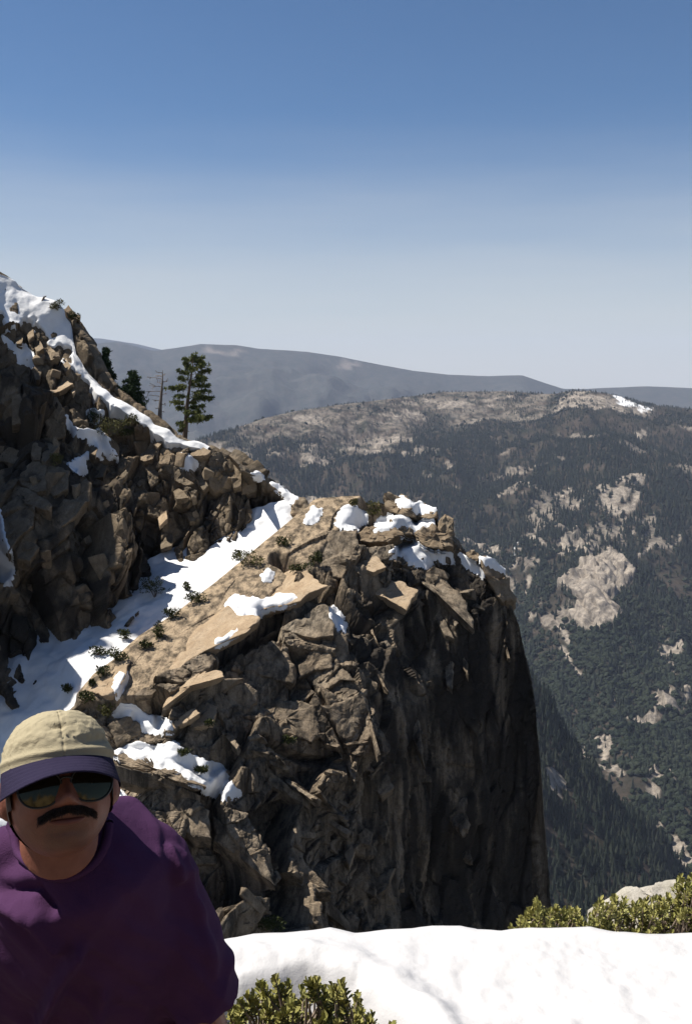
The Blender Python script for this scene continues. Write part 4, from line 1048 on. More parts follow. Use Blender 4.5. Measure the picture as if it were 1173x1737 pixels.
# ================================================================ snow on the rock
for poly, label, th, kw in [
    (Z4([(0, 540), (60, 545), (150, 575), (330, 530), (420, 535), (430, 552), (330, 612), (200, 642), (60, 692), (-40, 662), (-70, 602), (-45, 560)]), 'long bright snow patch lying across the middle of the headland slab', 0.5, {}),
    (Z3([(808, 462), (870, 390), (920, 333), (967, 333), (962, 392), (900, 452), (840, 482)]), 'oval snow patch just below the long one on the tan slab', 0.45, {}),
    (Z4([(653, 640), (690, 622), (742, 668), (778, 740), (772, 784), (735, 778), (688, 720)]), 'oval snow patch on the brow right above the dark cliff', 0.5, {}),
    (Z4([(193, 397), (230, 363), (262, 375), (237, 422), (203, 424)]), 'tiny snow spot on the tan slab near its upper edge', 0.35, {}),
    (Z3([(183, 752), (230, 660), (272, 653), (257, 722), (252, 772), (215, 802)]), 'small snow patch at the lower left tip of the tan slab', 0.35, {}),
    (Z3([(198, 902), (240, 858), (330, 878), (400, 918), (490, 933), (545, 958), (550, 1002), (460, 1034), (370, 1002), (348, 942)]), 'snow patch under the overhang beside the tip of the cap', 0.5, {}),
    (R5([(95, 292), (190, 252), (250, 270), (340, 252), (400, 298), (470, 328), (530, 348), (562, 408), (598, 446), (545, 484), (500, 452), (440, 422), (380, 382), (300, 347), (200, 322), (130, 312)]), 'ragged snow strip running down the ledge right of the man', 0.5, {}),
    (R5([(70, 480), (100, 416), (155, 470), (130, 484)]), 'small snow patch next to the ear of the man', 0.5, {}),
    (T6([(38, 217), (70, 148), (110, 128), (150, 133), (218, 180), (212, 217), (170, 237), (120, 268), (58, 247)]), 'snow patch dotted with stones on the left of the summit', 0.4, {}),
    (T6([(268, 268), (278, 213), (330, 178), (380, 188), (440, 198), (500, 233), (580, 203), (603, 230), (540, 258), (490, 272), (430, 232), (380, 252), (330, 272)]), 'snow lying between the boulders in the middle of the summit', 0.4, {}),
    (T6([(358, 397), (400, 358), (430, 308), (480, 318), (560, 378), (600, 398), (640, 398), (700, 408), (708, 452), (650, 442), (585, 422), (592, 462), (565, 494), (480, 457), (430, 422)]), 'bright forked snow patch below the summit boulders', 0.6, {}),
    (T6([(758, 408), (820, 448), (862, 478), (884, 524), (820, 492), (778, 447)]), 'narrow snow strip left of the overhanging block', 0.4, {}),
    (T6([(878, 430), (920, 426), (982, 458), (1008, 503), (960, 493), (900, 463)]), 'snow cap on the overhanging block at the right edge', 0.45, {}),
    (T6([(393, 92), (430, 78), (478, 105), (483, 137), (440, 138), (403, 117)]), 'round snow cap on the highest summit boulder', 0.35, {}),
    (T6([(485, 112), (530, 113), (603, 150), (560, 163), (500, 147)]), 'thin snow cap on the flat summit boulder', 0.35, {}),
    (R4([(165, 195), (190, 138), (222, 143), (212, 172), (180, 198)]), 'snow spot right of the round saddle boulder', 0.4, {}),
    (Z8([(0, 572), (60, 618), (110, 658), (180, 660), (220, 680), (312, 780), (270, 818), (170, 802), (130, 722), (60, 652)]), 'snow pocket above the dark columns at the left edge', 0.6, {}),
    (Z1([(483, 622), (540, 708), (690, 743), (740, 733), (802, 800), (842, 890), (855, 944), (800, 902), (760, 872), (740, 914), (708, 832), (640, 792), (538, 742)]), 'curling snow tongue in the middle of the left ridge', 0.6, {}),
    (Z1([(508, 982), (600, 928), (644, 896), (612, 960), (624, 1022), (570, 1034)]), 'small snow patch below the curling tongue on the ridge', 0.5, {}),
    (Z1([(658, 590), (700, 578), (754, 600), (722, 654), (678, 642)]), 'small snow spot among shrubs high on the ridge', 0.5, {}),
    (Z2([(286, 402), (308, 336), (340, 358), (392, 388), (404, 420), (370, 444), (308, 432)]), 'snow patch below the crest under the tall pine', 0.5, {}),
    (Z2([(783, 478), (822, 480), (846, 512), (800, 504)]), 'thin snow sliver on the crest right of the pines', 0.35, {}),
    (Z2([(896, 536), (940, 546), (1000, 597), (1064, 640), (1042, 670), (1000, 644), (940, 584)]), 'snow strip on the crest left of the saddle boulder', 0.4, {}),
    ([(-12, 850), (0, 868), (12, 915), (23, 976), (13, 990), (-12, 968)], 'snow sliver at the left picture edge below the buttress', 0.5, {}),
]:
    k += 1
    snow_patch(poly, label, th * 0.48, seed=k, edge=5.0, **kw)
# the snowfield that follows the crest of the ridge
xs = np.arange(-115, 354, 1.5)
pxs, pys, PSN = sheet(xs, SNT, SNB, 60, lambda a, b: YR(a, b) - 0.9, back=((0.5, -0.06), (1.4, -0.4), (3, -1.6), (6, -5)))
QN = PSN.reshape(-1, 3)
NN = grid_normals(PSN)
tn = np.clip((pys - SNT(pxs)) / np.maximum(SNB(pxs) - SNT(pxs), 1), 0, 1).ravel()
hh = 0.55 * fbm(QN / 5.0, 3, 901) + 0.10 * fbm(QN / 1.2, 3, 905)
hh = hh - 3.2 * smoothstep(0.70, 1.0, tn + 0.30 * fbm(QN / 1.6, 3, 907))
PSN = PSN + NN * hh.reshape(PSN.shape[:2])[..., None]
o = obj_np('snow_field', PSN.reshape(-1, 3), grid_faces(*PSN.shape[:2]), M['snow'], smooth=True)
tag(o, 'broad bright snowfield descending along the crest of the left ridge', 'snow')
splat(PSN)
snow_patch(T3([(138, 378), (180, 388), (250, 448), (430, 598), (515, 700), (480, 694), (330, 594), (200, 524), (150, 470)]), 'shaded blue snow slope behind the crest left of the dead tree', 0.4, seed=98, Yc=123.5)
# ================================================================ trees and shrubs
M['bark'] = (lambda t: t.finish(t.ramp(t.noise(t.coord((1, 1, 0.25)), 5.0, 6, 0.7), [(0.35, (0.06, 0.042, 0.03)), (0.65, (0.16, 0.115, 0.08))]), 0.95, t.noise(t.coord((1, 1, 0.2)), 9.0, 5), 0.05, 0.8))(NT('pine_bark'))
M['dead_wood'] = (lambda t: t.finish(t.ramp(t.noise(t.coord((1, 1, 0.2)), 6.0, 6, 0.7), [(0.35, (0.09, 0.075, 0.065)), (0.65, (0.20, 0.165, 0.14))]), 0.95))(NT('dead_wood'))
M['needles'] = leafmat('pine_needles', (0.055, 0.075, 0.024), (0.13, 0.135, 0.045))
M['needles_dark'] = leafmat('young_pine_needles', (0.022, 0.042, 0.018), (0.045, 0.065, 0.026))
M['scrub'] = leafmat('scrub_leaves', (0.028, 0.036, 0.012), (0.06, 0.065, 0.02))
M['scrub_olive'] = leafmat('olive_scrub_leaves', (0.06, 0.06, 0.02), (0.11, 0.10, 0.035))

def tube(path, rad, n=7, cap=True):
    """lofted tube along a path; returns V, F(quads)"""
    path = np.asarray(path, float); rad = np.broadcast_to(np.asarray(rad, float), (len(path),))
    tg = np.gradient(path, axis=0); tg /= np.linalg.norm(tg, axis=1, keepdims=True) + 1e-9
    ref = np.array([0.3, 0.9, 0.2]) if abs(tg[0] @ np.array([0.3, 0.9, 0.2])) < 0.9 else np.array([1.0, 0, 0])
    a = np.cross(tg, ref); a /= np.linalg.norm(a, axis=1, keepdims=True) + 1e-9
    b = np.cross(tg, a)
    ph = np.arange(n) * 2 * np.pi / n
    V = path[:, None] + rad[:, None, None] * (a[:, None] * np.cos(ph)[None, :, None] + b[:, None] * np.sin(ph)[None, :, None])
    i = np.arange(len(path) * n).reshape(len(path), n)
    F = np.stack([i[:-1], np.roll(i, -1, 1)[:-1], np.roll(i, -1, 1)[1:], i[1:]], -1).reshape(-1, 4)
    return V.reshape(-1, 3), F

class Parts:
    def __init__(s): s.V, s.Q, s.T, s.n = [], [], [], 0
    def add(s, V, F):
        V = np.asarray(V, float); F = np.asarray(F, int)
        if not len(V): return
        (s.Q if F.shape[1] == 4 else s.T).append(F + s.n)
        s.V.append(V); s.n += len(V)
    def obj(s, name, mat, parent=None, smooth=False):
        fs = []
        if s.Q: fs.append(np.concatenate(s.Q))
        if s.T: fs.append(np.concatenate(s.T))
        return obj_np(name, np.concatenate(s.V), fs, mat, parent, smooth)

def blades(C, D, L, W, r):
    """needle or leaf blades: quads from points C along D"""
    n = len(C)
    D = D / (np.linalg.norm(D, axis=1, keepdims=True) + 1e-9)
    s = np.cross(D, r.normal(size=(n, 3))); s /= np.linalg.norm(s, axis=1, keepdims=True) + 1e-9
    L = np.broadcast_to(L, (n,))[:, None]; W = np.broadcast_to(W, (n,))[:, None]
    v = np.stack([C, C + D * L * 0.5 + s * W, C + D * L, C + D * L * 0.5 - s * W], 1)
    return v.reshape(-1, 3), np.arange(n * 4).reshape(n, 4)

def conifer(px_base, py_base, px_top, py_top, Y, label, limbs, name='pine_tree', mat='needles', trunk_r=0.28, tuft=0.42, seed=1, bare=False, group=None):
    """limbs: (height fraction, direction in plan -1 left .. 1 right, reach in m, droop)"""
    r = np.random.default_rng(seed)
    b = at(px_base, py_base + 6, Y); t = at(px_top, py_top, Y)
    root = empty(name, b)
    tag(root, label, 'tree', group)
    h = np.linalg.norm(t - b)
    ts = np.linspace(0, 1, 14)
    sway = np.stack([np.sin(ts * 4.0 + seed) * 0.012 * h, np.cos(ts * 3.1) * 0.01 * h, ts * 0], -1) * (ts * (1 - ts))[:, None] * 4
    path = b + (t - b) * ts[:, None] + sway
    V, F = tube(path, trunk_r * (1 - ts) ** 0.8 + 0.02, 9)
    pt = Parts(); pt.add(V, F)
    pn = Parts()
    for (f, side, reach, droop) in limbs:
        p0 = np.array([np.interp(f, ts, path[:, q]) for q in range(3)])
        ang = math.acos(max(-1, min(1, side))) * r.choice([-1, 1])
        d = np.array([math.cos(ang), math.sin(ang), 0])
        m = 7; u = np.linspace(0, 1, m)
        wob = np.cumsum(r.normal(0, 0.05, (m, 3)), 0) * reach * 0.5
        lp = p0 + d * (u * reach)[:, None] + np.array([0, 0, 1]) * ((0.22 * u - droop * u * u) * reach)[:, None] + wob * u[:, None]
        lr = max(0.05 if bare else 0.02, trunk_r * 0.22 * (1 - f * 0.6)) * (1 - u * (0.6 if bare else 0.85))
        V, F = tube(lp, lr, 5); pt.add(V, F)
        if bare:
            for _ in range(3):
                q = r.uniform(0.3, 0.9); c = np.array([np.interp(q, u, lp[:, x]) for x in range(3)])
                e = c + (d * 0.5 + r.normal(0, 0.5, 3)) * reach * 0.3
                V, F = tube(np.linspace(c, e, 3), 0.03, 4); pt.add(V, F)
            continue
        nt = max(5, int(reach * 8.5))
        for _ in range(nt):
            q = r.uniform(0.30, 1.0)
            c = np.array([np.interp(q, u, lp[:, x]) for x in range(3)]) + r.normal(0, 1, 3) * np.array([0.28, 0.28, 0.085]) * (0.35 + 0.5 * reach * 0.4)
            nb = 22
            D = r.normal(size=(nb, 3)) + np.array([0, 0, 0.45]) + d * 0.5
            V, F = blades(np.repeat(c[None], nb, 0) + r.normal(0, 0.05, (nb, 3)), D, tuft * r.uniform(0.6, 1.15, nb), 0.05 * tuft / 0.42 * 1.2, r)
            pn.add(V, F)
    pt.obj('trunk', M['bark' if not bare else 'dead_wood'], root, True)
    if pn.n: pn.obj('crown', M[mat], root)
    return root

rr = np.random.default_rng(5)
limbs = [(0.18, -0.9, 1.1, 0.1), (0.20, 0.95, 2.9, 0.10), (0.24, 0.8, 3.1, 0.14), (0.22, 0.6, 2.4, 0.1), (0.30, 0.9, 2.3, 0.1), (0.32, 0.3, 1.9, 0.1), (0.36, -0.9, 1.4, 0.1), (0.38, 0.9, 2.2, 0.15), (0.42, -0.95, 1.9, 0.05), (0.44, 0.2, 1.6, 0.1),
         (0.46, 0.95, 2.9, 0.14), (0.50, 0.7, 2.5, 0.1), (0.52, -0.7, 1.5, 0.05), (0.55, 0.95, 2.3, 0.1), (0.60, -0.98, 2.3, 0.02), (0.62, -0.8, 1.7, 0.0), (0.63, 0.8, 2.4, 0.06), (0.66, 0.1, 1.6, 0.0), (0.69, 0.95, 2.3, 0.02), (0.72, -0.8, 1.4, 0.0), (0.74, 0.6, 2.1, 0.0),
         (0.78, -0.95, 1.5, -0.1), (0.79, 0.95, 2.0, -0.02), (0.82, 0.2, 1.5, -0.1), (0.84, -0.7, 1.4, -0.1), (0.86, 0.9, 1.7, -0.1), (0.89, -0.9, 1.3, -0.12), (0.90, 0.7, 1.4, -0.15), (0.93, 0.0, 1.0, -0.2), (0.94, -0.95, 1.2, -0.15), (0.95, 0.9, 1.2, -0.2), (0.98, -0.2, 0.8, -0.3), (0.985, 0.5, 0.8, -0.3), (0.16, -0.6, 0.9, 0.1), (0.10, -0.8, 0.8, 0.1)]
conifer(313, 740, 328, 606, 119.2, 'tall pine with flat tufted crown standing on the snowy crest', limbs, seed=3, trunk_r=0.30)
conifer(271, 712, 276, 628, 120.5, 'leafless dead tree standing just left of the tall pine', [(f, s, l, 0.15) for f, s, l in [(0.35, 0.9, 0.8), (0.42, -0.9, 1.2), (0.5, -0.95, 1.6), (0.54, 0.8, 0.7), (0.6, -0.98, 2.0), (0.64, 0.9, 0.8), (0.69, -0.9, 2.2), (0.74, -0.6, 1.5), (0.78, 0.8, 0.9), (0.83, -0.95, 1.8), (0.88, -0.7, 1.3), (0.92, 0.6, 0.6), (0.95, -0.9, 0.8), (0.22, 0.8, 0.6), (0.28, -0.8, 0.8)]], name='dead_tree', trunk_r=0.26, seed=4, bare=True)
def cone_limbs(n, w, r, lo=0.08):
    L = []
    for q in range(n):
        f = lo + (0.97 - lo) * q / n
        L.append((f, r.uniform(-1, 1), w * (1 - f) ** 0.8 * r.uniform(0.75, 1.15) + 0.2, 0.0))
    return L
conifer(226, 692, 225, 630, 121.5, 'short dense conical pine left of the dead tree', cone_limbs(46, 1.75, rr), seed=6, mat='needles_dark', trunk_r=0.16, tuft=0.4)
conifer(178, 655, 181, 590, 124.5, 'narrow dark pine beside the steep rock outcrop on the crest', cone_limbs(44, 1.25, rr), seed=7, mat='needles_dark', trunk_r=0.15, tuft=0.4)

# leaning stump on the crest snow
sp = empty('tree_stump', at(66, 532, 123.6)); tag(sp, 'leaning broken stump sticking out of the crest snow', 'stump')
V, F = tube(np.stack([at(64, 535, 123.4), at(67, 525, 123.5), at(71, 514, 123.6), at(75, 504, 123.7), at(79, 502, 123.8)]), [0.24, 0.2, 0.17, 0.13, 0.05], 8)
p_ = Parts(); p_.add(V, F); p_.obj('trunk', M['dead_wood'], sp, True)

def shrub(px, py, wx, hy, label, mat='scrub', Y=None, n=420, leaf=0.16, seed=1, group='low shrubs on the snow and rock', up=0.5):
    """low scrub: px, py the middle, wx and hy the half sizes in pixels"""
    r = np.random.default_rng(seed + 900)
    if Y is None: Y = float(np.nanmin(depth(np.array([px, px - wx * .5, px + wx * .5]), np.array([py + hy * .5] * 3), 2))) - 0.2
    c = at(px, py, Y); m = Y / FPX
    base = c - np.array([0, -0.1, hy * m])
    root = empty('shrub', base); tag(root, label, 'shrub', group)
    ax = np.array([wx * m, 0.8 * min(wx, hy) * m, hy * m])
    # lumpy body: several lobes
    L = r.uniform(-0.7, 0.7, (9, 3)) * ax
    pn = Parts()
    k_ = r.integers(0, 9, n)
    d = r.normal(size=(n, 3)); d /= np.linalg.norm(d, axis=1, keepdims=True)
    C = c + L[k_] + d * ax * 0.42 * r.uniform(0.5, 1.0, (n, 1))
    D = d + np.array([0, 0, up]) + r.normal(0, 0.5, (n, 3))
    V, F = blades(C, D, leaf * r.uniform(0.6, 1.4, n) * 1.5, leaf * 0.36, r); pn.add(V, F)
    pn.obj('foliage', M[mat], root)
    ps = Parts()
    for q in range(6):
        e = c + L[q]
        V, F = tube(np.stack([base, (base + e) / 2 + r.normal(0, 0.05, 3) * ax, e]), [0.04, 0.03, 0.015], 5); ps.add(V, F)
    ps.obj('stem', M['bark'], root)
    return root

for i, (x, y, w, h, mt, lab) in enumerate([
    (213, 1076, 11, 9, 'scrub', 'round dark shrub alone in the middle of the snow gully'),
    (165, 1104, 15, 8, 'scrub', 'flat dark shrub in the snow left of the larger one'),
    (202, 1111, 24, 13, 'scrub', 'wide dark shrub where the snow meets the tan slab'),
    (268, 1069, 8, 19, 'scrub', 'upright dark shrub along the upper edge of the tan slab'),
    (175, 1138, 11, 9, 'scrub', 'small dark shrub at the slab edge below the wide shrub'),
    (248, 1093, 10, 6, 'scrub', 'tiny dark shrub on the slab edge right of the wide shrub'),
    (113, 1168, 9, 6, 'scrub', 'small dark shrub in the shaded snow above the cap'),
    (158, 1157, 6, 6, 'scrub', 'tiny shrub in the snow left of the slab tip'),
    (424, 950, 24, 15, 'scrub_olive', 'olive shrub mat beside the snow in the upper gully'),
    (402, 942, 10, 8, 'scrub', 'dark shrub at the left end of the olive mat'),
    (480, 918, 12, 8, 'scrub', 'dark shrub at the gully edge below the saddle'),
    (336, 1012, 24, 9, 'scrub', 'low dark scrub below the snow tongue of the upper gully'),
    (316, 995, 6, 7, 'scrub', 'dark tuft in the shaded snow of the upper gully'),
    (292, 1040, 18, 8, 'scrub', 'scrub around the flat stone in the snow gully'),
    (150, 1180, 15, 11, 'scrub', 'dark shrub under the lower left tip of the slab'),
    (182, 1202, 19, 13, 'scrub_olive', 'green shrub just right of the top of the cap'),
    (262, 998, 26, 18, 'scrub', 'dark brown scrub at the foot of the ridge wall'),
    (185, 722, 34, 18, 'scrub_olive', 'green scrub strip along the ridge above the curling snow'),
    (225, 712, 16, 9, 'scrub_olive', 'olive scrub on the ridge right of the green strip'),
    (160, 705, 16, 12, 'scrub', 'dark scrub at the left end of the green strip on the ridge'),
    (218, 735, 20, 9, 'scrub', 'dark scrub below the olive scrub on the ridge'),
    (98, 780, 13, 10, 'scrub_olive', 'green mossy shrub above the buttress on the ridge'),
    (96, 516, 13, 8, 'scrub_olive', 'olive bush on the skyline beside the leaning stump'),
    (125, 535, 8, 7, 'scrub', 'dark bush on the skyline right of the olive bush'),
    (634, 862, 13, 11, 'scrub_olive', 'olive shrub beside the highest summit boulder'),
    (598, 852, 8, 5, 'scrub_olive', 'tiny olive shrub on the summit skyline'),
    (512, 963, 22, 8, 'scrub', 'dark scrub in the crack across the tan slab'),
    (535, 945, 12, 8, 'scrub', 'dark scrub at the upper end of the slab crack'),
    (490, 1255, 12, 5, 'scrub', 'dark plant in the crack above the diagonal beam of rock'),
    (455, 1570, 40, 14, 'scrub', 'grey brushy shrub at the cliff foot behind the snow bank'),
    (355, 1226, 8, 5, 'scrub', 'tiny dark shrub right of the snow patch under the overhang'),
    (312, 1276, 11, 7, 'scrub', 'small dark shrub in the ragged snow strip'),
    (340, 1305, 12, 5, 'scrub', 'flat dark shrub in the lower half of the ragged snow strip'),
]):
    shrub(x, y, w, h, lab, mt, seed=i, n=int(140 + 9 * (w + h)), Y=(123.0 if y < 540 else None))
# ================================================================ foreground
def mat_ground():
    t = NT('rocky_ground')
    co = t.coord()
    col = t.ramp(t.noise(co, 6.0, 8, 0.7), [(0.3, (0.10, 0.085, 0.065)), (0.5, (0.22, 0.19, 0.15)), (0.7, (0.33, 0.29, 0.24))])
    return t.finish(col, 0.95, t.noise(co, 14.0, 8, 0.75), 0.05, 0.9)
M['ground'] = mat_ground()
def mat_snow_near():
    t = NT('near_snow')
    co = t.coord()
    col = t.ramp(t.noise(co, 2.0, 4, 0.6), [(0.35, (0.47, 0.46, 0.46)), (0.65, (0.50, 0.49, 0.49))])
    col = t.mix(t.ramp(t.noise(co, 40.0, 6, 0.8), [(0.74, 0.0), (0.82, 0.35)]), col, (0.35, 0.28, 0.2))
    h = t.math('ADD', t.noise(co, 9.0, 5, 0.6), t.math('MULTIPLY', t.noise(co, 120.0, 3, 0.6), 0.12))
    return t.finish(col, 0.6, h, 0.02, 0.35, 0.3)
M['near_snow'] = mat_snow_near()

# ledge the man and the camera stand on; it breaks off behind the shrubs
gx, gy = np.meshgrid(np.arange(-12, 12.01, 0.11), np.arange(-14, 9.0, 0.11))
G = np.stack([gx, gy, gx * 0], -1).reshape(-1, 3)
gz = (-2.08 + 0.06 * fbm(G / 0.8, 4, 601) + 0.12 * vnoise(G / 2.5, 605)).reshape(gx.shape)
lip = 4.6 + 0.5 * vnoise(G / 1.7, 607).reshape(gx.shape)
gz = gz - 0.85 * np.maximum(0, gy - 2.9) - np.maximum(0, gy - lip) ** 1.2 * 5.5
gz = gz + 0.62 * np.maximum(0, -1.2 - gy) + 0.25 * np.maximum(0, -1.2 - gy) * vnoise(G / 1.3, 609).reshape(gx.shape)
ground = obj_np('ground', np.stack([gx, gy, gz], -1).reshape(-1, 3), grid_faces(*gx.shape, flip=True), M['ground'], smooth=False, local=False)
tag(ground, kind='structure')

crestS = curve([(-500, 1640), (150, 1620), (330, 1612), (400, 1601), (430, 1594), (480, 1592), (520, 1588), (560, 1580), (600, 1590), (640, 1585), (690, 1582), (735, 1577), (780, 1578), (810, 1585), (850, 1586), (900, 1581), (960, 1579), (1000, 1577), (1040, 1586), (1100, 1590), (1173, 1588), (1500, 1590), (1900, 1600)])
YS = TPS([(-500, 1640, 2.9), (400, 1600, 3.15), (800, 1580, 3.25), (1173, 1590, 3.2), (1900, 1600, 3.2), (400, 1700, 2.82), (800, 1700, 2.82), (1173, 1700, 2.8), (600, 1800, 2.5), (1100, 1800, 2.48), (1900, 1700, 2.8), (-500, 1800, 2.4), (600, 1950, 2.12), (1100, 1950, 2.1), (1900, 1950, 2.1), (-500, 1950, 2.1)])
xs = np.arange(-450, 1850, 4.0)
pxS, pyS, PS = sheet(xs, crestS, lambda x: np.full_like(x, 1960.0), 150, YS, back=((0.02, -0.004), (0.06, -0.02), (0.13, -0.07), (0.22, -0.17), (0.34, -0.34), (0.42, -0.6)), power=1.25)
QS = PS.reshape(-1, 3); sx, sy = pxS.ravel(), pyS.ravel()
edgeS = smoothstep(0, 30, sy - crestS(sx))
dz = (0.018 * fbm(QS / 0.45, 3, 611) + 0.008 * fbm(QS / 0.09, 3, 613)) * (0.25 + 0.75 * edgeS)
# melt hole round the near shrub
hole = sdf_poly(sx, sy, [(330, 1700), (400, 1668), (520, 1655), (600, 1668), (650, 1702), (720, 1745), (780, 1830), (800, 1990), (200, 1990), (250, 1760)])
dz = dz - 0.34 * smoothstep(-14, 46, hole + 5 * vnoise(QS / 0.08, 615))
dz = dz + 0.035 * np.exp(-((hole + 34) / 22.0) ** 2)
PS = PS + np.array([0, 0, 1.0]) * dz.reshape(PS.shape[:2])[..., None]
snowbank = obj_np('snow_bank', PS.reshape(-1, 3), grid_faces(*PS.shape[:2]), M['near_snow'], smooth=True, local=False)
tag(snowbank, kind='structure')

def near_boulder(poly, Y0, label):
    o = stone(poly, (-0.2, -0.55, 0.8), 0.0, 0.5, 'boulder', 'near_rock', None, 0.18, 0.05, 777, label, 'boulder', Y0=Y0, lim=0.22, big=0.05)
    return o
near_boulder([(1000, 1545), (1030, 1524), (1060, 1504), (1110, 1495), (1150, 1492), (1210, 1500), (1260, 1530), (1270, 1600), (1000, 1600)], 4.05, 'smooth pale granite boulder rising behind the shrubs on the right')

# -------- evergreen shrubs with whorls of stiff leaves
def mat_leaf(name, a, b, c):
    t = NT(name)
    co = t.coord()
    f = t.noise(co, 14.0, 4, 0.7)
    col = t.ramp(f, [(0.3, a), (0.5, b), (0.7, c)])
    rnd = t.attr('tone')
    col = t.mix(rnd, col, (0.30, 0.27, 0.09))
    return t.finish(col, 0.55, spec=0.35)
M['leaf'] = mat_leaf('evergreen_leaf', (0.11, 0.125, 0.035), (0.23, 0.225, 0.065), (0.36, 0.33, 0.11))
M['twig'] = (lambda t: t.finish(t.ramp(t.noise(t.coord(), 30.0, 4), [(0.35, (0.12, 0.085, 0.06)), (0.65, (0.30, 0.24, 0.19))]), 0.9))(NT('twig_bark'))

def leaf_shrub(tips, base_pts, label, leaf=0.022, seed=1, per=15):
    r = np.random.default_rng(seed)
    tips = np.asarray(tips, float)
    root = empty('evergreen_shrub', np.mean(base_pts, 0)); tag(root, label, 'shrub')
    ps = Parts(); LV, LF, tone = [], [], []
    nb = 0
    for tip in tips:
        b = base_pts[np.argmin([np.linalg.norm(tip - q) + r.uniform(0, 0.1) for q in base_pts])]
        mid = (b + tip) / 2 + r.normal(0, 0.02, 3) + np.array([0, 0, -0.01])
        path = np.stack([b, b * 0.5 + mid * 0.5 + r.normal(0, 0.006, 3), mid, mid * 0.4 + tip * 0.6 + r.normal(0, 0.006, 3), tip])
        V, F = tube(path, [0.006, 0.005, 0.004, 0.003, 0.0016], 5); ps.add(V, F)
        ax = tip - mid; ax /= np.linalg.norm(ax); ax = ax * 0.5 + np.array([0, 0, 0.7]) + r.normal(0, 0.2, 3); ax /= np.linalg.norm(ax)
        tn = r.random()
        for q in range(per):
            u = q / per
            c = tip - ax * 0.045 * u + r.normal(0, 0.002, 3)
            d = np.cross(ax, r.normal(size=3)); d /= np.linalg.norm(d)
            sp_ = 0.35 + 0.9 * u
            D = ax * (1 - 0.45 * u) + d * sp_; D /= np.linalg.norm(D)
            s = np.cross(D, ax) + r.normal(0, 0.15, 3); s /= np.linalg.norm(s) + 1e-9
            nrm = np.cross(s, D)
            L = leaf * r.uniform(0.75, 1.25); W = L * 0.27
            pts = np.stack([c, c + D * L * .35 + s * W * .8 + nrm * .002, c + D * L * .72 + s * W + nrm * .002, c + D * L - nrm * 0.002, c + D * L * .72 - s * W + nrm * .002, c + D * L * .35 - s * W * .8 + nrm * .002, c + D * L * .55 - nrm * .002])
            LV.append(pts); LF += [(nb, nb + 1, nb + 6), (nb + 1, nb + 2, nb + 6), (nb + 2, nb + 3, nb + 6), (nb + 3, nb + 4, nb + 6), (nb + 4, nb + 5, nb + 6), (nb + 5, nb, nb + 6)]
            tone += [max(0, min(1, (0.5 * tn + 0.5 * r.random()) ** 2 * (1.0 if r.random() < 0.93 else 1.4)))] * 7
            nb += 7
    f = obj_np('foliage', np.concatenate(LV), [np.array(LF)], M['leaf'], root)
    set_attr(f, 'tone', np.array(tone))
    ps.obj('branch', M['twig'], root)
    return root

def tips_in(poly, top, Yr, n, r, zlow=0.0):
    out = []
    poly = np.asarray(poly, float); lo, hi = poly.min(0), poly.max(0)
    while len(out) < n:
        x, y = r.uniform(lo, hi)
        if sdf_poly(np.array([x]), np.array([y]), poly)[0] < 0: continue
        out.append(at(x, y, r.uniform(*Yr) + (y - hi[1]) * -0.0005))
    return np.array(out)
r_ = np.random.default_rng(12)
near_poly = [(372, 1722), (400, 1700), (425, 1690), (440, 1672), (462, 1655), (475, 1668), (492, 1658), (505, 1672), (540, 1658), (575, 1664), (595, 1678), (615, 1700), (640, 1722), (672, 1745), (690, 1800), (380, 1800), (350, 1750)]
leaf_shrub(tips_in(near_poly, 0, (2.12, 2.42), 270, r_), [at(x, 1860, 2.25) for x in (420, 470, 520, 570, 620)], 'leafy green evergreen shrub in a melt hole beside the purple sleeve', 0.020, 21, per=20)
far_poly = [(866, 1580), (872, 1560), (890, 1553), (900, 1528), (915, 1530), (930, 1545), (960, 1538), (985, 1548), (1010, 1528), (1030, 1532), (1042, 1512), (1060, 1528), (1080, 1535), (1110, 1515), (1130, 1528), (1142, 1492), (1165, 1485), (1200, 1490), (1300, 1500), (1300, 1600), (866, 1596)]
leaf_shrub(tips_in(far_poly, 0, (3.45, 3.75), 430, r_), [at(x, 1660, 3.65) for x in range(880, 1300, 40)], 'long yellow-green evergreen shrub behind the snow bank on the right', 0.023, 22, per=17)
# ================================================================ the man in the purple shirt
def mat_skin():
    t = NT('skin')
    co = t.coord()
    col = t.ramp(t.noise(co, 40.0, 4, 0.6), [(0.3, (0.17, 0.058, 0.036)), (0.7, (0.225, 0.085, 0.054))])
    stub = t.attr('stubble')
    fl = t.ramp(t.noise(co, 900.0, 3, 0.6), [(0.35, 0.45), (0.65, 1.0)])
    col = t.mix(t.math('MULTIPLY', stub, fl), col, (0.045, 0.03, 0.025))
    return t.finish(col, 0.5, t.noise(co, 260.0, 4, 0.6), 0.0015, 0.5, 0.4, sss=0.08)
M['skin'] = mat_skin()
def mat_cloth(name, a, b, scale=600.0, rough=0.9, sheen=0.0):
    t = NT(name)
    co = t.coord()
    col = t.mix(t.noise(co, 9.0, 5, 0.65), a, b)
    w = t.noise(co, scale, 2, 0.5)
    return t.finish(col, rough, t.math('ADD', t.math('MULTIPLY', t.noise(co, 22.0, 4, 0.6), 3.0), w), 0.0035, 0.5, 0.1, sheen=sheen)
M['shirt'] = mat_cloth('purple_cotton', (0.050, 0.019, 0.056), (0.066, 0.026, 0.072))
M['cap'] = mat_cloth('khaki_twill', (0.31, 0.265, 0.175), (0.37, 0.32, 0.215))
M['bill'] = mat_cloth('navy_twill', (0.016, 0.013, 0.032), (0.024, 0.019, 0.044))
M['trousers'] = mat_cloth('denim', (0.04, 0.05, 0.09), (0.06, 0.075, 0.12))
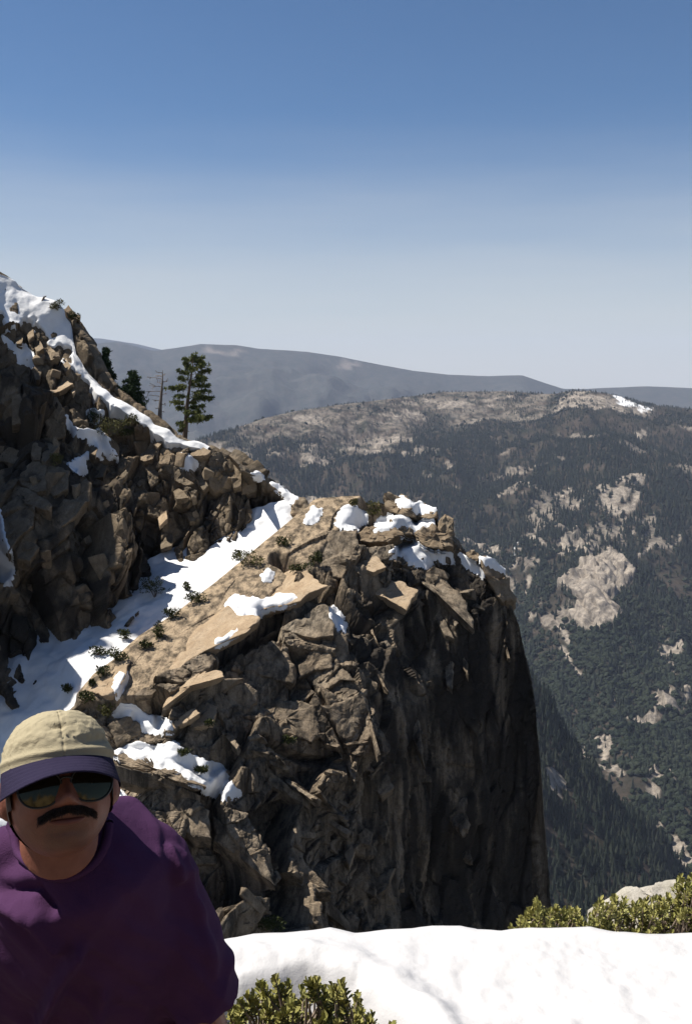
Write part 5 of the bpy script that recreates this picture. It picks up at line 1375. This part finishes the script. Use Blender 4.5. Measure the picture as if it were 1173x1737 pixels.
M['shoe'] = mat_cloth('boot_leather', (0.09, 0.05, 0.03), (0.12, 0.07, 0.04))
M['hair'] = (lambda t: t.finish(t.ramp(t.noise(t.coord((1, 1, 0.3)), 300.0, 3), [(0.35, (0.014, 0.009, 0.007)), (0.65, (0.045, 0.028, 0.02))]), 0.6, t.noise(t.coord((1, 1, 0.2)), 400.0, 3), 0.003, 0.9, 0.3))(NT('dark_hair'))
M['lens'] = (lambda t: t.finish((0.085, 0.068, 0.035), 0.10, spec=0.5, metal=0.9))(NT('mirror_lens'))
M['frame'] = (lambda t: t.finish((0.012, 0.011, 0.010), 0.35, t.noise(t.coord(), 300.0, 2), 0.0003, 0.3, 0.5))(NT('dark_frame'))
M['lip'] = (lambda t: t.finish((0.13, 0.045, 0.035), 0.5, t.noise(t.coord(), 500.0, 3), 0.001, 0.5))(NT('lips'))
M['eyelet'] = (lambda t: t.finish((0.18, 0.15, 0.10), 0.7, t.noise(t.coord(), 900.0, 2), 0.0005, 0.5))(NT('eyelet_thread'))

HC = at(101, 1341, 1.50)
fd = -HC / np.linalg.norm(HC)
X0 = np.array([1.0, 0, 0]); X0 -= fd * (X0 @ fd); X0 /= np.linalg.norm(X0)
U0 = np.cross(fd, X0) * -1
if U0[2] < 0: U0 = -U0
def rot(v, ax, a):
    return v * math.cos(a) + np.cross(ax, v) * math.sin(a) + ax * (ax @ v) * (1 - math.cos(a))
HX, HF, HU = X0, fd, U0
def turn(ax, a):
    global HX, HF, HU
    HX, HF, HU = rot(HX, ax, a), rot(HF, ax, a), rot(HU, ax, a)
_t = rot(HF, HX, R(8)); turn(HX, R(-7) if _t[2] < HF[2] else R(7))      # chin down a little from the lens
_t = rot(HF, HU, R(5)); turn(HU, R(5) if _t[0] > HF[0] else R(-5))       # turned slightly to the right of the picture
_t = rot(HX, HF, R(8)); turn(HF, R(8) if _t[2] > HX[2] else R(-8))       # head tipped
HW = lambda p: HC + np.asarray(p)[..., 0:1] * HX + np.asarray(p)[..., 1:2] * HF + np.asarray(p)[..., 2:3] * HU

LOW = 0.82
def head_surface(nu=120, nv=90, off=0.0):
    u = np.linspace(0, 2 * np.pi, nu, endpoint=False); v = np.linspace(0, np.pi, nv)
    U_, V_ = np.meshgrid(u, v)
    d = np.stack([np.sin(V_) * np.sin(U_), np.sin(V_) * np.cos(U_), np.cos(V_)], -1)
    x, y, z = d[..., 0], d[..., 1], d[..., 2]
    sq = (np.abs(x) ** 2.4 + np.abs(y) ** 2.4 + np.abs(z) ** 2.4) ** (-1 / 2.4)
    x, y, z = x * sq, y * sq, z * sq
    pz = np.where(z > 0, z * 0.118, z * 0.122)
    w = 1 - 0.12 * smoothstep(-0.35, -1.05, z) - 0.05 * smoothstep(0.3, 1, z)
    pxx = x * 0.0765 * w
    py_ = np.where(y > 0, y * 0.093, y * 0.105)
    py_ = py_ * (1 - 0.10 * smoothstep(-0.5, -1.0, z) * (y > 0))
    py_ = np.where((y < 0) & (z < 0), py_ * (1 - 0.45 * smoothstep(-0.15, -0.95, z)), py_)
    fr = smoothstep(0.25, 0.6, y)
    g = lambda cx, cz, sx, sz: np.exp(-((pxx - cx) / sx) ** 2 - ((pz - cz) / sz) ** 2)
    dy = 0.024 * g(0, -0.030, 0.0125, 0.016) + 0.014 * g(0, -0.010, 0.010, 0.022) + 0.010 * g(0.012, -0.037, 0.008, 0.008) + 0.010 * g(-0.012, -0.037, 0.008, 0.008)
    dy = dy + 0.006 * g(0.043, -0.030, 0.022, 0.024) + 0.006 * g(-0.043, -0.030, 0.022, 0.024) + 0.006 * g(0, 0.032, 0.05, 0.012)
    dy = dy - 0.008 * g(0.034, 0.004, 0.018, 0.014) - 0.008 * g(-0.034, 0.004, 0.018, 0.014)
    dy = dy + 0.007 * g(0, -0.062, 0.028, 0.012) - 0.005 * g(0, -0.0645, 0.026, 0.0028) + 0.004 * g(0, -0.073, 0.018, 0.006)
    dy = dy + 0.009 * g(0, -0.100, 0.024, 0.016) - 0.004 * g(0, -0.083, 0.03, 0.006)
    dy = dy - 0.003 * g(0.036, -0.055, 0.005, 0.018) - 0.003 * g(-0.036, -0.055, 0.005, 0.018)
    py_ = py_ + dy * fr
    pz = np.where(pz < 0, pz * LOW, pz)
    p = np.stack([pxx, py_, pz], -1)
    if off:
        n = p / np.linalg.norm(p, axis=-1, keepdims=True); p = p + n * off
    return p
HS = head_surface()
front = HS[HS[..., 1] > 0.02]
def face_y(x, z):
    q = np.argsort((front[:, 0] - x) ** 2 + (front[:, 2] - z) ** 2)[:3]
    return front[q, 1].mean()
def wrap_grid(G):
    """closed round the second axis"""
    nr, nc = G.shape[:2]
    i = np.arange(nr * nc).reshape(nr, nc)
    F = np.stack([i[:-1], np.roll(i, -1, 1)[:-1], np.roll(i, -1, 1)[1:], i[1:]], -1).reshape(-1, 4)
    return G.reshape(-1, 3), F

def loft(centers, rx, ry, n=28, xax=np.array([1.0, 0, 0]), cap=True, ck=1.0):
    """elliptical loft; rounded ends"""
    c = np.asarray(centers, float); rx = np.asarray(rx, float); ry = np.asarray(ry, float)
    tg = np.gradient(c, axis=0); tg /= np.linalg.norm(tg, axis=1, keepdims=True)
    if cap:
        e0, e1 = [], []
        for s in (1.0, 0.8, 0.5, 0.2):
            k = math.sqrt(max(0.0, 1 - s * s)) if s < 1 else 0.02
            e0.append((c[0] - tg[0] * min(rx[0], ry[0]) * s * ck, rx[0] * k, ry[0] * k, tg[0])); e1.append((c[-1] + tg[-1] * min(rx[-1], ry[-1]) * s, rx[-1] * k, ry[-1] * k, tg[-1]))
        rows = e0 + [(c[i], rx[i], ry[i], tg[i]) for i in range(len(c))] + e1[::-1]
    else:
        rows = [(c[i], rx[i], ry[i], tg[i]) for i in range(len(c))]
    ph = np.arange(n) * 2 * np.pi / n
    G = []
    for cc, a, b, t in rows:
        xa = xax - t * (xax @ t); xa /= np.linalg.norm(xa)
        ya = np.cross(t, xa)
        G.append(cc + a * np.cos(ph)[:, None] * xa + b * np.sin(ph)[:, None] * ya)
    G = np.stack(G)
    V, F = wrap_grid(G)
    nr = len(rows)
    return V, F, [list(range(n))[::-1], list(range((nr - 1) * n, nr * n))]

def fuse(name, pieces, voxel, smooth=6):
    """join lofts into one skin"""
    V, F, n = [], [], 0
    for pc in pieces:
        v, f = pc[0], pc[1]
        V += [tuple(q) for q in v]; F += [tuple(int(k_) + n for k_ in q) for q in f]
        if len(pc) > 2: F += [tuple(int(k_) + n for k_ in q) for q in pc[2]]
        n += len(v)
    me = bpy.data.meshes.new(name); me.from_pydata(V, [], F)
    import bmesh
    bm = bmesh.new(); bm.from_mesh(me); bmesh.ops.recalc_face_normals(bm, faces=bm.faces[:]); bm.to_mesh(me); bm.free()
    o = bpy.data.objects.new(name + '_tmp', me); COL.objects.link(o)
    md = o.modifiers.new('r', 'REMESH'); md.mode = 'VOXEL'; md.voxel_size = voxel
    if smooth:
        sm = o.modifiers.new('s', 'SMOOTH'); sm.factor = 0.5; sm.iterations = smooth
    dg = bpy.context.evaluated_depsgraph_get()
    m2 = bpy.data.meshes.new_from_object(o.evaluated_get(dg))
    bpy.data.objects.remove(o)
    co = np.empty(len(m2.vertices) * 3, np.float32); m2.vertices.foreach_get('co', co)
    no = np.empty(len(m2.vertices) * 3, np.float32); m2.vertices.foreach_get('normal', no)
    return m2, co.reshape(-1, 3).astype(float), no.reshape(-1, 3).astype(float)

def put(me, co, name, mat, parent):
    me.vertices.foreach_set('co', np.ascontiguousarray(co - np.array(parent.location), np.float32).ravel()); me.update()
    me.name = name
    me.polygons.foreach_set('use_smooth', np.ones(len(me.polygons), bool))
    me.materials.clear(); me.materials.append(mat)
    o = bpy.data.objects.new(name, me)
    return link(o, parent)

man = empty('person', (-0.46, 2.0, -2.06))
tag(man, 'man in purple t-shirt, khaki cap and mirrored sunglasses leaning towards the camera', 'person')
NB_ = at(107, 1402, 1.610)
SL = at(258, 1455, 1.67); SR = at(-88, 1475, 1.63)
EL = at(348, 1745, 1.74); ER = at(-150, 1760, 1.70)
WL = EL + np.array([-0.03, -0.09, -0.23]); WR = ER + np.array([0.02, -0.05, -0.24])
PV = np.array([-0.47, 1.97, -1.27])
lin = lambda a, b, n=6: np.linspace(a, b, n)
pieces = [(*wrap_grid(HW(HS)),)]
pieces.append(loft(np.stack([HC + HU * -0.03 + HF * -0.06, HC + HU * -0.075 + HF * -0.058, NB_ + np.array([0, 0.0, 0.0]), NB_ + np.array([0, 0.06, -0.10])]), [0.058, 0.061, 0.062, 0.08], [0.056, 0.058, 0.060, 0.07]))
for sgn in (-1, 1):                                    # ears
    e = np.stack([HW(np.array([[sgn * (0.070 + 0.014 * t), -0.012 - 0.010 * t, -0.002]]))[0] for t in np.linspace(0, 1, 4)])
    pieces.append(loft(e, [0.017, 0.019, 0.019, 0.015], [0.029, 0.033, 0.034, 0.028], 20, HF))
pieces.append(loft(np.stack([NB_ + np.array([0, 0.03, -0.03]), np.array([-0.455, 1.70, -0.93]), np.array([-0.46, 1.85, -1.10]), PV]), [0.10, 0.165, 0.155, 0.16], [0.08, 0.10, 0.11, 0.115]))
def arm(S_, E_, W_, sgn):
    p = [loft(lin(S_, E_), np.linspace(0.055, 0.042, 6), np.linspace(0.055, 0.042, 6), 18), loft(lin(E_, W_), np.linspace(0.044, 0.027, 6), np.linspace(0.040, 0.023, 6), 18)]
    d = W_ - E_; d /= np.linalg.norm(d)
    side = np.cross(d, np.array([sgn * 0.3, -1.0, 0.0])); side /= np.linalg.norm(side)
    nrm = np.cross(side, d)
    palm = np.stack([W_, W_ + d * 0.04, W_ + d * 0.085])
    p.append(loft(palm, [0.026, 0.040, 0.040], [0.018, 0.016, 0.013], 16, side))
    for q, (o_, L_) in enumerate([(-0.030, 0.068), (-0.010, 0.076), (0.010, 0.070), (0.029, 0.056)]):
        b0 = W_ + d * 0.08 + side * o_
        c1 = b0 + d * L_ * 0.45 + nrm * L_ * 0.08; c2 = c1 + (d * 0.85 + nrm * 0.5) * L_ * 0.32; c3 = c2 + (d * 0.6 + nrm * 0.8) * L_ * 0.28
        p.append(loft(np.stack([b0, c1, c2, c3]), [0.0095, 0.009, 0.0082, 0.007], [0.0095, 0.009, 0.0082, 0.007], 10, side))
    tb = W_ + d * 0.025 - side * 0.03
    p.append(loft(np.stack([tb, tb + (d * 0.5 - side * 0.8) * 0.035, tb + (d * 0.9 - side * 0.9) * 0.055 + nrm * 0.012]), [0.013, 0.011, 0.009], [0.013, 0.011, 0.009], 10, nrm))
    return p
pieces += arm(SL, EL, WL, 1) + arm(SR, ER, WR, -1)
for sgn in (-1, 1):                                    # legs, inside the trousers
    hp = PV + np.array([sgn * 0.09, 0.0, -0.03]); kn = np.array([-0.46 + sgn * 0.12, 1.93, -1.64]); an = np.array([-0.46 + sgn * 0.12, 2.06, -1.99])
    pieces.append(loft(lin(hp, kn), np.linspace(0.085, 0.055, 6), np.linspace(0.085, 0.055, 6), 16))
    pieces.append(loft(lin(kn, an), np.linspace(0.055, 0.04, 6), np.linspace(0.055, 0.04, 6), 16))
me, co, no = fuse('body', pieces, 0.0034, 3)
body = put(me, co, 'body', M['skin'], man)
rel = co - HC
lx, ly, lz = rel @ HX, rel @ HF, rel @ HU
lz = np.where(lz < 0, lz / LOW, lz)
st_ = smoothstep(0.048, 0.025, np.abs(lx)) * smoothstep(-0.060, -0.075, lz) * smoothstep(-0.125, -0.108, lz) * (ly > 0.03) * 0.75
st_ = np.maximum(st_, 0.45 * smoothstep(-0.045, -0.075, lz) * smoothstep(-0.15, -0.11, lz) * (ly > -0.02))
set_attr(body, 'stubble', st_)

# shirt
sleeve_dir = EL - SL
sp2 = []
sp2.append(loft(np.stack([NB_ + np.array([0.0, -0.005, -0.005]), np.array([-0.462, 1.612, -0.805]), np.array([-0.472, 1.665, -0.93]), np.array([-0.505, 1.77, -1.10]), PV + np.array([0, -0.04, 0.02])]), [0.084, 0.150, 0.195, 0.235, 0.23], [0.100, 0.138, 0.148, 0.155, 0.16], 36, ck=0.08))
for S_, E_, sx_ in ((SL, EL, 1), (SR, ER, -1)):
    sp2.append(loft(np.stack([NB_ + np.array([sx_ * 0.045, 0.02, -0.05]), (NB_ + S_) / 2 + np.array([0, 0.005, -0.012]), S_]), [0.052, 0.058, 0.066], [0.046, 0.052, 0.062], 24, np.array([0, 1.0, 0])))
    dd = E_ - S_
    hem = S_ + dd * 0.80 + np.array([sx_ * 0.012, 0, 0])
    sp2.append(loft(np.stack([S_, S_ + dd * 0.25 + np.array([sx_ * 0.006, 0, 0]), S_ + dd * 0.55 + np.array([sx_ * 0.010, 0, 0]), hem]), [0.068, 0.070, 0.074, 0.079], [0.066, 0.070, 0.074, 0.078], 28, np.array([1.0, 0, 0]), cap=False))
me, co, no = fuse('shirt', sp2, 0.0062, 8)
rel = co - NB_
fold = np.abs(fbm(np.stack([rel @ np.array([0.75, 0.1, 0.65]) * 15, rel @ np.array([-0.65, 0.2, 0.75]) * 3.2, rel[:, 1] * 4], -1), 3, 801)) - 0.35
fold2 = np.abs(fbm(np.stack([rel @ np.array([0.8, 0.1, -0.55]) * 11, rel @ np.array([0.55, 0.2, 0.8]) * 3.0, rel[:, 1] * 4], -1), 2, 811)) - 0.35
wts = smoothstep(0.05, 0.16, np.linalg.norm(rel, axis=1))
px_, py_ = proj(co)
crease = 0
for ln, a in (([(70, 1735), (105, 1660), (135, 1610)], 1.0), ([(95, 1600), (60, 1560), (0, 1535)], 0.8), ([(160, 1737), (175, 1690)], 0.7), ([(0, 1500), (60, 1512), (85, 1545)], -0.8), ([(285, 1440), (300, 1480), (305, 1490)], 0.6), ([(310, 1440), (345, 1540), (365, 1650)], 0.4)):
    crease = crease + a * np.exp(-(dist_line(px_, py_, ln) / 11.0) ** 2)
front_ = smoothstep(0.0, -0.4, no[:, 1])
co2 = co - no * ((fold * 0.015 + fold2 * 0.008) * wts)[:, None] + no * (crease * 0.028 * front_)[:, None]
put(me, co2, 'shirt', M['shirt'], man)
# neckband
phi = np.linspace(0, 2 * np.pi, 49)
spx, spy = proj(co2)
cc = HC + HU * -0.150 + HF * -0.012
nk = []
for a in phi:
    ax_, ay_ = 103 + 82 * math.cos(a), 1398 + 92 * math.sin(a)
    Yq = 1.605 - 0.062 * math.sin(a)
    if math.sin(a) > -0.1:
        nr = np.hypot(spx - ax_, spy - ay_ - 3) < 7
        if nr.any(): Yq = co2[nr, 1].min() + 0.001
    q = at(ax_, ay_, Yq)
    nk.append(q)
nk = np.array(nk)
for _ in range(3): nk[1:-1, 1] = (nk[:-2, 1] + nk[1:-1, 1] * 2 + nk[2:, 1]) / 4
V, F = tube(nk, 0.0075, 10)
p_ = Parts(); p_.add(V, F); p_.obj('neckband', M['shirt'], man, True)

# trousers and boots (below the frame)
tp = [loft(np.stack([PV + np.array([0, -0.03, 0.06]), PV + np.array([0, 0, -0.03]), PV + np.array([0, 0.0, -0.10])]), [0.17, 0.175, 0.165], [0.125, 0.13, 0.12])]
for sgn in (-1, 1):
    hp = PV + np.array([sgn * 0.09, 0.0, -0.03]); kn = np.array([-0.46 + sgn * 0.12, 1.93, -1.64]); an = np.array([-0.46 + sgn * 0.12, 2.06, -1.98])
    tp.append(loft(lin(hp, kn), np.linspace(0.10, 0.075, 6), np.linspace(0.10, 0.075, 6), 18)); tp.append(loft(lin(kn, an), np.linspace(0.075, 0.07, 6), np.linspace(0.075, 0.07, 6), 18))
me, co, no = fuse('trousers', tp, 0.009, 4)
put(me, co + no * (fbm(co * 12, 3, 821) * 0.006)[:, None], 'trousers', M['trousers'], man)
for sgn in (-1, 1):
    a0 = np.array([-0.46 + sgn * 0.12, 2.08, -2.03]); 
    me, co, no = fuse('boot', [loft(np.stack([a0 + np.array([0, 0.02, 0]), a0 + np.array([0, -0.08, -0.003]), a0 + np.array([sgn * 0.01, -0.17, -0.008])]), [0.045, 0.05, 0.045], [0.042, 0.04, 0.03], 18), loft(np.stack([a0, a0 + np.array([0, 0.0, 0.09])]), [0.05, 0.052], [0.05, 0.052], 18)], 0.008, 3)
    put(me, co, 'boot', M['shoe'], man)

# hair under the cap
hs = head_surface(off=0.0045)
sel = (hs[..., 1] < 0.045) & (hs[..., 2] > -0.045 - 0.1 * (hs[..., 1] < -0.03)) & ((np.abs(hs[..., 0]) > 0.05) | (hs[..., 1] < -0.03)) & ~((hs[..., 1] > 0.018) & (hs[..., 2] < -0.028))
G = HW(hs); i = np.arange(sel.size).reshape(sel.shape)
q = sel[:-1] & sel[1:] & np.roll(sel, -1, 1)[:-1] & np.roll(sel, -1, 1)[1:]
F = np.stack([i[:-1][q], np.roll(i, -1, 1)[:-1][q], np.roll(i, -1, 1)[1:][q], i[1:][q]], -1)
used = np.unique(F); rm = np.zeros(sel.size, int); rm[used] = np.arange(len(used))
obj_np('hair', G.reshape(-1, 3)[used], rm[F], M['hair'], man, smooth=True)

# moustache: a soft body and many short hairs
mx = np.linspace(-0.041, 0.041, 31)
mz = -0.0475 - 0.012 * (np.abs(mx) / 0.041) ** 2.2 + 0.002 * np.exp(-(mx / 0.006) ** 2)
mz = mz * LOW
my = np.array([face_y(a, b) for a, b in zip(mx, mz)])
my = np.convolve(np.pad(my, 2, 'edge'), np.ones(5) / 5, 'valid')
mr = 0.0066 * (1 - (np.abs(mx) / 0.046) ** 4) * (0.8 + 0.35 * (1 - np.abs(mx) / 0.041))
V, F = tube(HW(np.stack([mx, my - 0.001, mz], -1)), mr, 14)
p_ = Parts(); p_.add(V, F)
r_ = np.random.default_rng(77)
n_ = 1500
k_ = r_.uniform(-0.041, 0.041, n_)
bz = np.interp(k_, mx, mz) + r_.uniform(-0.005, 0.006, n_); by = np.interp(k_, mx, my) + r_.uniform(0.003, 0.008, n_)
C = HW(np.stack([k_, by, bz], -1))
D = (HX * np.sign(k_)[:, None] * (0.2 + 8 * np.abs(k_))[:, None] + HU * -1.0 + HF * 0.25) + r_.normal(0, 0.25, (n_, 3))
V, F = blades(C, D, 0.0085 * r_.uniform(0.6, 1.2, n_), 0.0005, r_); p_.add(V, F)
p_.obj('moustache', M['hair'], man, True)
# lower lip
lx_ = np.linspace(-0.026, 0.026, 15)
V, F = tube(HW(np.stack([lx_, [face_y(a, -0.0695 * LOW) + 0.0005 for a in lx_], -0.0685 * LOW + 0.004 * (lx_ / 0.026) ** 2], -1)), 0.0045 * (1 - (lx_ / 0.028) ** 4) + 0.0004, 10)
p_ = Parts(); p_.add(V, F); p_.obj('lip', M['lip'], man, True)

# sunglasses
gl = empty('sunglasses', (0, 0, 0)); gl.parent = man
gl.location = HW(np.array([[0, 0.1, 0.0]]))[0] - np.array(man.location)
def gobj(P_, name, mat, smooth=True):
    V = np.concatenate(P_.V) - np.array(man.location) - np.array(gl.location)
    me = mesh_np(name, V, [np.concatenate(f) for f in (P_.Q, P_.T) if f], smooth); me.materials.append(mat)
    o = bpy.data.objects.new(name, me); return link(o, gl)
gyf = 0.099
for sgn in (-1, 1):
    th = np.linspace(0, 2 * np.pi, 40, endpoint=False)
    lw, lh = 0.0315, 0.0262
    ex = lw * np.sign(np.cos(th)) * np.abs(np.cos(th)) ** 0.85; ez = lh * np.sign(np.sin(th)) * np.abs(np.sin(th)) ** 0.85
    ex = ex * (1 - 0.12 * (ez < 0) * np.abs(ez) / lh)
    cx = sgn * 0.0375
    rings = []
    for s in (1.0, 0.85, 0.6, 0.3, 0.02):
        x_ = cx + ex * s; z_ = -0.006 + ez * s
        rings.append(np.stack([x_, gyf - 1.6 * (x_ ** 2) - 0.9 * ((z_ + 0.006) ** 2) + 0.0016 * (1 - s * s), z_], -1))
    V, F = wrap_grid(HW(np.stack(rings)))
    p_ = Parts(); p_.add(V, F); gobj(p_, 'lens', M['lens'])
    rim = np.concatenate([rings[0], rings[0][:2]]) + np.array([0, 0.0008, 0])
    V, F = tube(HW(rim), 0.0016, 8); p_ = Parts(); p_.add(V, F)
    gobj(p_, 'rim', M['frame'])
    tpth = np.array([[sgn * 0.0655, gyf - 0.009, 0.006], [sgn * 0.0745, 0.070, 0.007], [sgn * 0.079, 0.02, 0.006], [sgn * 0.080, -0.02, 0.002], [sgn * 0.079, -0.035, -0.012]])
    V, F = tube(HW(tpth), 0.002, 8); p_ = Parts(); p_.add(V, F); gobj(p_, 'temple', M['frame'])
V, F = tube(HW(np.array([[-0.009, gyf + 0.001, 0.004], [-0.004, gyf + 0.004, 0.007], [0.004, gyf + 0.004, 0.007], [0.009, gyf + 0.001, 0.004]])), 0.0018, 8)
p_ = Parts(); p_.add(V, F)
V, F = tube(HW(np.array([[-0.016, gyf + 0.001, 0.017], [0.0, gyf + 0.003, 0.019], [0.016, gyf + 0.001, 0.017]])), 0.0014, 8); p_.add(V, F)
gobj(p_, 'bridge', M['frame'])

# cap
nu, nv = 360, 120
u = np.linspace(0, 2 * np.pi, nu, endpoint=False); v = np.linspace(0, 1, nv)
U_, V_ = np.meshgrid(u, v)
el = V_ * np.pi / 2
ce = np.cos(el) ** 0.72; se = np.sin(el) ** 0.92
fx, fy = np.sin(U_), np.cos(U_)
base_z = 0.036 - 0.012 * (1 - fy) * 0.5
cp = np.stack([0.0865 * fx * ce, np.where(fy > 0, 0.104, 0.112) * fy * ce - 0.004, base_z + (0.091 - 0.004 * fy) * se], -1)
Pn = cp.reshape(-1, 3)
wr = 0.0024 * (np.abs(fbm(Pn * np.array([20., 20., 42.]), 3, 831)) - 0.3) + 0.0012 * vnoise(Pn * 150, 833)
seam = -0.0016 * np.exp(-((((U_.ravel() + np.pi / 6) % (np.pi / 3)) - np.pi / 6) / 0.018) ** 2) * (V_.ravel() < 0.97)
dent = -0.006 * np.exp(-((Pn[:, 0] + 0.004) / 0.017) ** 2 - ((Pn[:, 2] - 0.088) / 0.0055) ** 2) * (Pn[:, 1] > 0)
dent = dent - 0.006 * np.exp(-((Pn[:, 0] - 0.058) / 0.025) ** 2 - ((Pn[:, 2] - 0.062 - 0.25 * (Pn[:, 0] - 0.05)) / 0.008) ** 2) * (Pn[:, 1] > 0) + 0.003 * np.exp(-((Pn[:, 2] - 0.047) / 0.005) ** 2) * (Pn[:, 1] > 0)
nrm = Pn - np.array([0, 0, 0.03]); nrm /= np.linalg.norm(nrm, axis=1, keepdims=True)
cp = (Pn + nrm * (wr * smoothstep(0.03, 0.25, V_.ravel()) + seam + dent)[:, None]).reshape(cp.shape)
inner = cp[::-1] * np.array([0.97, 0.97, 1.0]) - np.array([0, 0, 0.002])
V, F = wrap_grid(HW(np.concatenate([inner[-1:], cp])))
cap = obj_np('cap', V, F, M['cap'], man, smooth=True)
def csub(P_, name, mat):
    o = P_.obj(name, mat, man, True)
    return o
# bill: a curved, slightly drooping stiff brim with thickness
na, nr_ = 121, 60
aa = np.linspace(-R(86), R(86), na); rr2 = np.linspace(0, 1, nr_)
top_, bot_ = [], []
for s in rr2:
    ext = 0.066 * np.cos(aa) ** 0.55
    x_ = (0.0865 + 0.004 * s) * np.sin(aa) * (1 + 0.0 * s)
    y_ = 0.100 * np.cos(aa) - 0.004 + ext * s
    z_ = 0.037 - 0.032 * s * (0.65 + 0.35 * np.cos(aa)) - 2.6 * (x_ ** 2) * (0.25 + 0.9 * s) + 0.003 + 0.00035 * np.sin(s * 2 * np.pi * 6)
    top_.append(np.stack([x_, y_, z_], -1)); bot_.append(np.stack([x_, y_, z_ - 0.0032], -1))
loop = np.stack(top_ + bot_[::-1] + top_[:1])
V = HW(loop).reshape(-1, 3)
o = obj_np('bill', V, grid_faces(loop.shape[0], na), M['bill'], man, smooth=True)
o.parent = cap
p_ = Parts()
for q in range(3):
    V, F = tube(HW(np.array([[-0.004 - 0.008 + 0.008 * q, 0.098, 0.087], [-0.003 - 0.008 + 0.008 * q, 0.0975, 0.0895]])), 0.0012, 6); p_.add(V, F)
o = p_.obj('eyelet', M['eyelet'], man, True); o.parent = cap
p_ = Parts()
cb = np.array([0, -0.004, 0.036 - 0.006 + 0.091])
rb = np.linspace(0, np.pi / 2, 6)
V, F = wrap_grid(HW(np.stack([cb + np.stack([0.007 * math.cos(a) * np.cos(phi[:-1]), 0.007 * math.cos(a) * np.sin(phi[:-1]), np.full(48, 0.004 * math.sin(a))], -1) for a in rb])))
p_.add(V, F)
o = p_.obj('button', M['cap'], man, True); o.parent = cap
